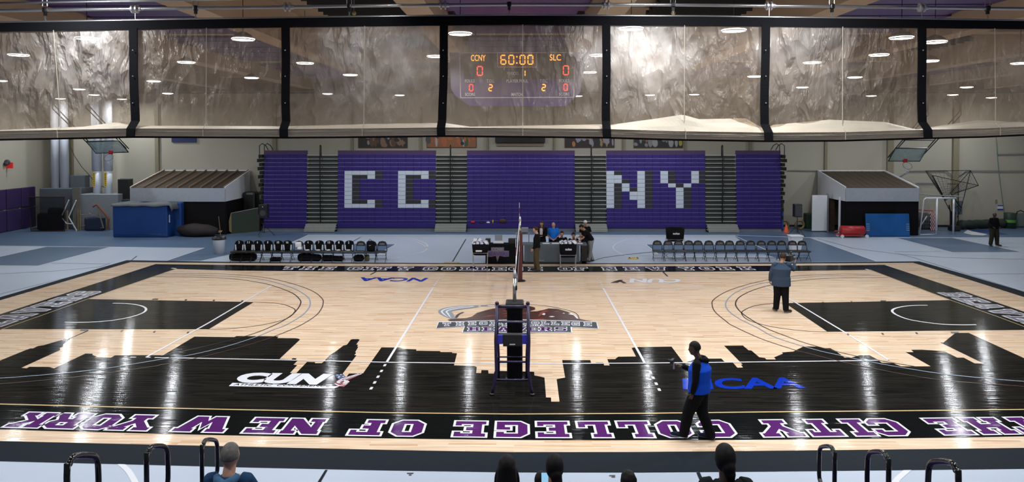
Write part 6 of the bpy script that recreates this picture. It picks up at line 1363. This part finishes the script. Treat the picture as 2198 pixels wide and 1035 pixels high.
def person(label, x, y, z, rz, H=1.75, pose=None, skin='light', hair='brown', hairkind='short', top=None, sleeve='long', trousers=None, shoes=None, bulk=1.0, vest=None, sit=False, jacket_len=0.0, curl=.6, group=None, hood=None, topname='shirt', topbulk=1.0, cap=None, legs=True, sole=None):
    J = {k: Vector(v) for k, v in BASE.items()}
    if pose:
        for k, v in pose.items(): J[k] = Vector(v)
    sc = H/1.75
    for k in J:
        if k != 'look': J[k] = J[k]*sc
    r = empty('person', (x, y, z), rz, label, 'person', group)
    X = (J['shR']-J['shL']).normalized(); look = J['look'].normalized(); b = bulk
    side = look.cross(Vector((0,0,1))).normalized(); hup = side.cross(look)
    mb = MB()
    mb.tube([J['pelvis']-Vector((0,0,.06)), J['pelvis'], J['waist'], J['chest'], (J['chest']*.35+J['neck']*.65), J['neck']], [.13*b,.155*b,.14*b,.165*b,.13,.055], 14, rb=[.10*b,.11*b,.105*b,.115*b,.075,.055], up=tuple(X))
    mb.tube([J['neck']-Vector((0,0,.03)), J['neck'], J['head']-hup*.05], [.070,.062,.056], 10)
    for s in 'LR':
        mb.tube([J['sh'+s].lerp(J['neck'],.3), J['sh'+s], J['sh'+s].lerp(J['el'+s],.3), J['el'+s], J['el'+s].lerp(J['wr'+s],.3), J['wr'+s]], [.055,.062,.055,.040,.041,.026], 10)
        mb.tube([J['hi'+s], J['hi'+s].lerp(J['kn'+s],.4), J['kn'+s], J['kn'+s].lerp(J['an'+s],.3), J['an'+s]], [.095*b,.082*b,.055,.056,.037], 10)
        mb.tube([J['an'+s]-Vector((0,.03,.03)) , J['an'+s], J['to'+s]], [.035,.036,.025], 8)
    h = J['head']; hs = sc
    def hp(a, f, u): return h+side*a*hs+look*f*hs+hup*u*hs
    hm = MB(); hm.ball((0,0,0), 1, n=16, m=12, sc=(.084,.102,.120)); hv = [hp(q.x*(1-.18*max(0,-q.z/.108)), q.y+.012*max(0,-q.z/.108), q.z) for q in hm.v]; mb.add(hv, hm.f)
    mb.ball(hp(0,.045,-.075), .045*hs, n=10); mb.tube([hp(0,.085,.015), hp(0,.108,-.022), hp(0,.088,-.034)], [.010,.015,.011], 6)
    for s in (-1,1): mb.ball(hp(s*.076,-.002,-.005), .024*hs, n=8, sc=(.5,.8,1.3))
    body = remeshed(mb, .0125)
    hand(body, J['wrL'], J['haL'], 1, curl=curl, side=X if abs((J['haL']-J['wrL']).normalized().z) < .6 else (0,1,0)); hand(body, J['wrR'], J['haR'], -1, curl=curl, side=-X if abs((J['haR']-J['wrR']).normalized().z) < .6 else (0,1,0))
    body.build('body', SKIN[skin], r, True, world=False)
    MB().ball(hp(-.030,.082,.008), .011*hs, n=8).ball(hp(.030,.082,.008), .011*hs, n=8).build('eyes', EYE, r, True, world=False)
    MB().ball(hp(0,.090,-.058), .018*hs, n=8, sc=(1.2,.5,.35)).build('mouth', LIP, r, True, world=False)
    # hair
    if hairkind != 'bald':
        hm = MB(); hm.ball((0,0,0), 1, n=18, m=14, sc=(.095,.114,.130)); vs = []
        for q in hm.v:
            f = 1.0
            if q.y > .02 and q.z < .055: f = .72
            if q.z < -.05 and hairkind in ('short','curly','crop'): f = .72
            if hairkind == 'crop': f *= .965
            if hairkind == 'curly': f *= 1.10+.12*noise.noise(q*45)
            vs.append(hp(q.x*f, q.y*f-.008, q.z*f+.012))
        mb = MB().add(vs, hm.f)
        if hairkind == 'long':
            mb.tube([hp(0,-.045,.03), hp(0,-.075,-.08), hp(0,-.10,-.20), hp(0,-.105,-.34), hp(0,-.10,-.42)], [.080,.092,.105,.098,.06], 12, rb=[.06,.055,.055,.045,.03], up=tuple(side))
            for s in (-1,1): mb.tube([hp(s*.06,.0,.02), hp(s*.088,.0,-.08), hp(s*.10,.04,-.22), hp(s*.09,.07,-.36)], [.03,.034,.034,.018], 8)
        if hairkind == 'bun':
            mb.ball(hp(.01,-.085,-.045), .062*hs, n=12, sc=(1,1,1.15)); mb.tube([hp(0,-.06,.0), hp(.02,-.10,-.10), hp(.03,-.10,-.2)], [.05,.05,.02], 8)
        remeshed(mb, .010, 2).build('hair', HAIR[hair], r, True, world=False)
    if cap:
        hm = MB(); hm.ball((0,0,0), 1, n=18, m=12, sc=(.092,.108,.10)); hm.v = [hp(q.x, q.y, max(q.z, 0)+.045) for q in hm.v]
        hm.add([hp(a, f_, .048) for a, f_ in ((-.07,.08),(.07,.08),(.06,.15),(0,.17),(-.06,.15))]+[hp(a, f_, .060) for a, f_ in ((-.07,.08),(.07,.08),(.06,.15),(0,.17),(-.06,.15))], [(0,1,2,3,4),(9,8,7,6,5)]+[(i,(i+1)%5,5+(i+1)%5,5+i) for i in range(5)])
        hm.build('cap', cap, r, True, world=False)
    # clothes
    if trousers:
        mb = MB(); mb.tube([J['waist'].lerp(J['pelvis'],.5), J['pelvis'], J['pelvis']-Vector((0,0,.08))], [.158*b,.172*b,.14*b], 14, rb=[.125*b,.128*b,.11*b], up=tuple(X))
        for s in 'LR':
            mb.tube([J['hi'+s], J['hi'+s].lerp(J['kn'+s],.4), J['kn'+s], J['kn'+s].lerp(J['an'+s],.35), J['an'+s]-Vector((0,0,.02))], [.112*b,.100*b,.082*b,.076*b,.066*b], 12)
        remeshed(mb, .0125).build('trousers', trousers, r, True, world=False)
    for s in 'LR':
        mb = MB(); a_, t_ = J['an'+s], J['to'+s]; d = (t_-a_); d.z = 0; d = d.normalized(); lo = max(.0, t_.z-.03)
        mb.tube([a_-d*.07+Vector((0,0,-.04)), a_-d*.03+Vector((0,0,-.03)), a_.lerp(t_,.5)+Vector((0,0,-.005)), t_+d*.03, t_+d*.075+Vector((0,0,-.006))], [.040,.047,.050,.046,.028], 10, rb=[.040,.045,.040,.034,.020])
        sh = remeshed(mb, .010)
        zmin = t_.z-.03
        for q in sh.v: q.z = max(q.z, zmin+.001)
        so = sh.build('shoe', shoes or M['black'], r, True, world=False)
        if sole:
            cx_ = sum((q.x for q in sh.v))/len(sh.v); cy_ = sum((q.y for q in sh.v))/len(sh.v); s2 = MB(); s2.f = sh.f; s2.m = sh.m
            s2.v = [Vector((cx_+(q.x-cx_)*1.06, cy_+(q.y-cy_)*1.04, zmin+min(max(q.z-zmin, .0), .026))) for q in sh.v]; s2.build('sole', sole, so, True, world=False)
    if top:
        mb = MB(); tb = b*topbulk; low = J['pelvis']-Vector((0,0,.02+jacket_len)) if not sit else J['pelvis']+Vector((0,0,.02))
        mb.tube([low, J['pelvis'].lerp(J['waist'],.4), J['waist'], J['chest'], J['chest']*.35+J['neck']*.65, J['neck']+Vector((0,0,.005))], [.182*tb,.178*tb,.165*tb,.185*tb,.150,.072], 16, rb=[.138*tb,.135*tb,.13*tb,.135*tb,.098,.070], up=tuple(X))
        for s in 'LR':
            pts = [J['sh'+s].lerp(J['neck'],.35), J['sh'+s], J['sh'+s].lerp(J['el'+s],.35)]; rr = [.066,.078,.072]
            if sleeve == 'long': pts += [J['el'+s], J['el'+s].lerp(J['wr'+s],.4), J['wr'+s].lerp(J['el'+s],.02)]; rr += [.058,.056,.042]
            elif sleeve == 'short': pts += [J['sh'+s].lerp(J['el'+s],.75)]; rr += [.070]
            mb.tube(pts, rr, 12)
        to = remeshed(mb, .0125).build(topname, top, r, True, world=False)
    if vest:
        mb = MB(); tb = b*topbulk
        mb.tube([J['pelvis']-Vector((0,0,.06)), J['pelvis'].lerp(J['waist'],.4), J['waist'], J['chest'], J['chest']*.35+J['neck']*.65, J['neck']-Vector((0,0,.045))], [.200*tb,.196*tb,.182*tb,.202*tb,.170,.100], 16, rb=[.155*tb,.152*tb,.148*tb,.155*tb,.118,.095], up=tuple(X))
        remeshed(mb, .0125).build('vest', vest, r, True, world=False)
    if hood:
        mb = MB(); c = J['neck']
        mb.tube([c+side*.11*sc-look*.02, c+side*.07*sc-look*.09-Vector((0,0,.015)), c-look*.13-Vector((0,0,.05)), c-side*.07*sc-look*.09-Vector((0,0,.015)), c-side*.11*sc-look*.02], [.035,.045,.058,.045,.035], 10)
        remeshed(mb, .012).build('hood', hood, r, True, world=False)
    return r
def cl(name, *c): return pm(name, c+(1,), .9, bump=.25, scale=25, var=.1, spec=.12)
K = dict(black=cl('black_clothes', .0055,.0055,.007), dark=cl('charcoal_clothes', .009,.010,.012), khaki=cl('khaki_clothes', .075,.055,.028), navy=cl('slate_navy_jacket', .040,.062,.10), blue=cl('azure_polo', .015,.16,.62), grey=cl('grey_trousers', .22,.22,.22), vest=cl('royal_blue_vest', .008,.065,.50), olive=cl('olive_trousers', .030,.030,.018), teal=cl('blue_hoodie', .018,.055,.125), hoodl=cl('light_blue_hood', .055,.13,.24), green=cl('dark_green_hoodie', .010,.016,.015), white=cl('white_top', .55,.5,.48))
# official standing in front of the table, facing left
p = gz(1152, 583)
person('person in black jacket and khaki trousers standing before the scorers table, looking left', p.x, p.y, .016, math.radians(78), 1.80,
       dict(anL=(-.14,-.10,.09), toL=(-.16,.07,.03), anR=(.15,.06,.09), toR=(.19,.23,.03), knL=(-.12,-.02,.5), knR=(.13,.08,.5), head=(0,.05,1.635), look=(.05,1,-.05), haL=(-.23,.16,.82), wrL=(-.235,.10,.90)), 'light', 'brown', 'crop', K['black'], 'long', K['khaki'], bulk=1.08, topname='jacket')
T0 = TT[0].y
p = gy(1163, 500, T0+1.15)
person('person with long brown hair in dark cardigan and white top standing behind the scorers table', p.x, p.y, 0, math.radians(165), 1.70,
       dict(elL=(-.22,.06,1.12), wrL=(-.08,.24,1.10), haL=(.0,.28,1.10)), 'tan', 'brown', 'long', K['black'], 'long', K['black'], topname='cardigan', vest=None)
wp = [o for o in COL.objects if o.name.startswith('person')][-1]; MB().rbox((0,.115,1.26),(.13,.06,.30),.03).build('white_top', K['white'], wp, True, world=False)
p = gy(1188, 500, T0+1.35)
person('bald person in bright blue polo shirt standing behind the table, hands clasped', p.x, p.y, 0, math.radians(178), 1.63,
       dict(elL=(-.27,-.02,1.12), wrL=(-.09,.20,.97), haL=(-.01,.25,.95), elR=(.27,-.02,1.12), wrR=(.09,.20,.97), haR=(.01,.25,.95)), 'light', 'grey', 'bald', K['blue'], 'short', K['black'], bulk=1.22, topname='polo_shirt')
SIT = dict(head=(0,.04,1.20), neck=(0,-.01,1.03), chest=(0,-.02,.87), waist=(0,-.03,.66), pelvis=(0,-.04,.54), shL=(-.175,-.01,.98), shR=(.175,-.01,.98), elL=(-.22,.12,.80), wrL=(-.10,.30,.84), haL=(-.04,.36,.85), elR=(.22,.12,.80), wrR=(.10,.30,.84), haR=(.04,.36,.85),
           hiL=(-.09,0,.52), knL=(-.12,.42,.50), anL=(-.12,.38,.09), toL=(-.12,.54,.03), hiR=(.09,0,.52), knR=(.12,.42,.50), anR=(.12,.38,.09), toR=(.12,.54,.03))
p = gy(1206, 500, T0+1.0); c1 = chair(p.x, p.y, 0, 'black folding chair behind the scorers table under the person in a dark top', 'chairs behind the scorers table')
person('dark-haired person in black top seated behind the table next to the blue polo shirt', p.x, p.y, 0.0, PI, 1.70, SIT, 'tan', 'black', 'short', K['black'], 'long', K['dark'], sit=True)
p = gy(1231, 500, T0+.95); c1 = chair(p.x, p.y, 0, 'black folding chair behind the scorers table under the person covering the mouth', 'chairs behind the scorers table')
sp2 = dict(SIT); sp2.update(dict(elL=(-.17,.26,.86), wrL=(-.05,.19,1.06), haL=(-.02,.14,1.13), elR=(.17,.26,.86), wrR=(.05,.19,1.06), haR=(.02,.14,1.13)))
person('dark-haired person in black T-shirt seated with both hands held to the mouth', p.x, p.y, 0.0, PI, 1.62, sp2, 'tan', 'black', 'curly', K['black'], 'short', K['dark'], sit=True)
p = gy(1256, 520, T0+1.75)
person('person in white cap and black T-shirt standing behind the leaning person', p.x, p.y, 0, math.radians(185), 1.66, dict(elL=(-.26,.02,1.14), wrL=(-.16,.24,1.08), haL=(-.08,.30,1.08)), 'tan', 'black', 'crop', K['black'], 'short', K['dark'], cap=M['white'])
p = gz(1268, 562)
person('person in black T-shirt and light grey trousers leaning over the right table end', p.x, p.y, 0, math.radians(95), 1.76,
       dict(head=(0,.40,1.50), neck=(0,.27,1.38), chest=(0,.18,1.25), waist=(0,.05,1.06), pelvis=(0,-.02,.95), shL=(-.18,.25,1.32), shR=(.18,.25,1.32), elL=(-.22,.36,1.07), wrL=(-.16,.52,.96), haL=(-.12,.60,.93), elR=(.22,.34,1.08), wrR=(.12,.54,1.06), haR=(.06,.62,1.04), look=(-.15,.75,-.6),
            anL=(-.10,.10,.09), toL=(-.12,.28,.03), anR=(.10,-.10,.09), toR=(.12,.06,.03)), 'tan', 'black', 'short', K['black'], 'short', K['grey'], shoes=M['black'])
# camera operator on court
p = gz(1676, 671)
person('person in loose slate blue jacket filming with a shoulder camera, back turned, on the court', p.x, p.y, .016, math.radians(-12), 1.83,
       dict(head=(.06,.06,1.625), look=(.42,.9,-.05), elR=(.36,.10,1.25), wrR=(.42,.32,1.42), haR=(.44,.38,1.47), elL=(-.30,-.02,1.13), wrL=(-.31,.05,.90), haL=(-.30,.10,.82), shR=(.20,0,1.43), shL=(-.20,-.01,1.41), anL=(-.13,.06,.09), toL=(-.17,.23,.03), anR=(.13,-.08,.09), toR=(.26,.03,.03), knR=(.12,0,.5)), 'tan', 'brown', 'short', K['navy'], 'long', K['black'], bulk=1.32, jacket_len=.16, topname='jacket', topbulk=1.2)
R_ = Matrix.Rotation(math.radians(-12), 3, 'Z'); cpos = p+R_ @ Vector((.30,.38,1.66)); cpos.z = 1.65
r = empty('video_camera', tuple(cpos), math.radians(-40), 'black shoulder video camera held up by the person in the slate blue jacket', 'video camera')
MB().rbox((0,.02,0),(.18,.42,.20),.02).rbox((0,-.16,.03),(.14,.14,.15),.02).rbox((0,.12,.16),(.05,.24,.06),.02).build('body', M['black'], r, world=False); MB().tube([(0,.19,.0),(0,.24,.0),(0,.30,.0),(0,.32,.0)],[.05,.055,.062,.05],14).build('lens', M['blackmetal'], r, world=False); MB().tube([(0,-.10,.08),(0,-.08,.14),(0,.10,.15),(0,.12,.08)],.012,6).build('handle', M['black'], r, world=False); MB().rbox((.10,.10,.02),(.07,.05,.05),.01).build('monitor', M['midgrey'], r, world=False)
# photographer in blue vest walking left in the foreground
p = gz(1500, 946)
person('person in royal blue vest over black hoodie walking left along the near sideline', p.x, p.y, .016, math.radians(62), 1.74,
       dict(head=(0,.09,1.645), look=(-.25,1,-.12), neck=(0,.01,1.48), shL=(-.20,0,1.42), shR=(.20,0,1.42), elR=(.24,.10,1.14), wrR=(.10,.34,1.26), haR=(.05,.42,1.30), elL=(-.275,.0,1.13), wrL=(-.25,.06,.90), haL=(-.24,.09,.82),
            knL=(-.09,.17,.50), anL=(-.10,.25,.10), toL=(-.10,.42,.05), knR=(.11,-.02,.49), anR=(.12,-.19,.09), toR=(.14,-.03,.03)), 'dark', 'black', 'crop', K['black'], 'long', K['black'], shoes=cl('navy_shoe', .012,.016,.035), bulk=1.30, sole=M['midgrey'], vest=K['vest'], hood=K['black'], topname='hoodie')
R_ = Matrix.Rotation(math.radians(62), 3, 'Z'); cp = p+R_ @ Vector((.03,.47,0)); r = empty('handheld_gimbal', (cp.x, cp.y, 1.33), math.radians(62), 'small dark handheld camera held out by the person in the blue vest', 'camera')
MB().rbox((0,.03,.02),(.16,.05,.08),.012).build('body', M['black'], r, world=False); MB().cyl((0,.05,.02),(0,.11,.02),.03,n=12).build('lens', M['blackmetal'], r, world=False); MB().rbox((.0,.0,-.06),(.03,.03,.12),.01).build('grip', M['midgrey'], r, world=False)
# distant person at right
p = gz(2133, 528)
person('person in black sweater and olive trousers standing with legs apart at the far right', p.x, p.y, 0.002, math.radians(190), 1.66,
       dict(anL=(-.20,0,.09), toL=(-.25,.15,.03), anR=(.20,0,.09), toR=(.25,.15,.03), knL=(-.15,.03,.5), knR=(.15,.03,.5), elR=(.28,.0,1.16), wrR=(.28,.24,1.02), haR=(.30,.33,1.01), elL=(-.27,-.02,1.15), wrL=(-.20,.18,1.02), haL=(-.12,.25,1.0)), 'dark', 'black', 'bald', K['black'], 'long', K['olive'], bulk=1.32)
# spectators on the near bleachers, seen from behind
def spectator(label, u, vtop, D, hpx, **kw):
    kr = round((9.9-D)/.62); yr = -11.9-.62*kr; seat = .25+.272*kr+.03; top = gy(u, vtop, yr); kw.pop('k', None); k = (top.z-seat)/.863
    person(label, top.x, yr, seat-.455*k, kw.pop('rz', 0), 1.75*k, kw.pop('pose', SIT), top=kw.pop('top'), trousers=K['dark'], sit=True, **kw)
spectator('grey-haired person in blue hoodie seated at the bottom, beside the left handrails', 491, 957, 6.5, 0, top=K['teal'], hood=K['hoodl'], skin='light', hair='grey', hairkind='crop', bulk=1.2, topname='hoodie')
spectator('person with long black hair seated at the bottom centre', 1088, 984, 6.2, 0, top=K['black'], hair='black', hairkind='long', skin='tan')
spectator('person with dark hair in a bun seated at the bottom, right of the long-haired one', 1191, 982, 6.2, 0, top=K['black'], hair='black', hairkind='bun', skin='tan')
spectator('small person with short black hair looking at a phone at the bottom centre', 1160, 1017, 6.8, 0, k=.85, top=K['black'], hair='black', hairkind='short', skin='tan', rz=-.3)
spectator('person with curly black hair, only the hair showing at the bottom edge', 1350, 1018, 6.4, 0, top=K['black'], hair='black', hairkind='curly', skin='tan')
spectator('person in dark green hoodie with black hair seated at the bottom right', 1559, 961, 6.4, 0, top=K['green'], hair='black', hairkind='bun', skin='dark', bulk=1.1, topname='hoodie', hood=K['green'])
p = gy(1170, 1031, CAM.y+6.75); r = empty('phone', (p.x, p.y, p.z), 0, 'phone with lit pale screen held by the small person at the bottom', 'phone')
MB().rbox((0,0,0),(.075,.008,.15),.004,rx=-.5).build('case', M['black'], r, world=False); MB().box((0,-.006,0),(.068,.003,.135),rx=-.5).build('screen', pm('phone_screen', (.25,.5,.7,1), .3, emit=.8), r, world=False)
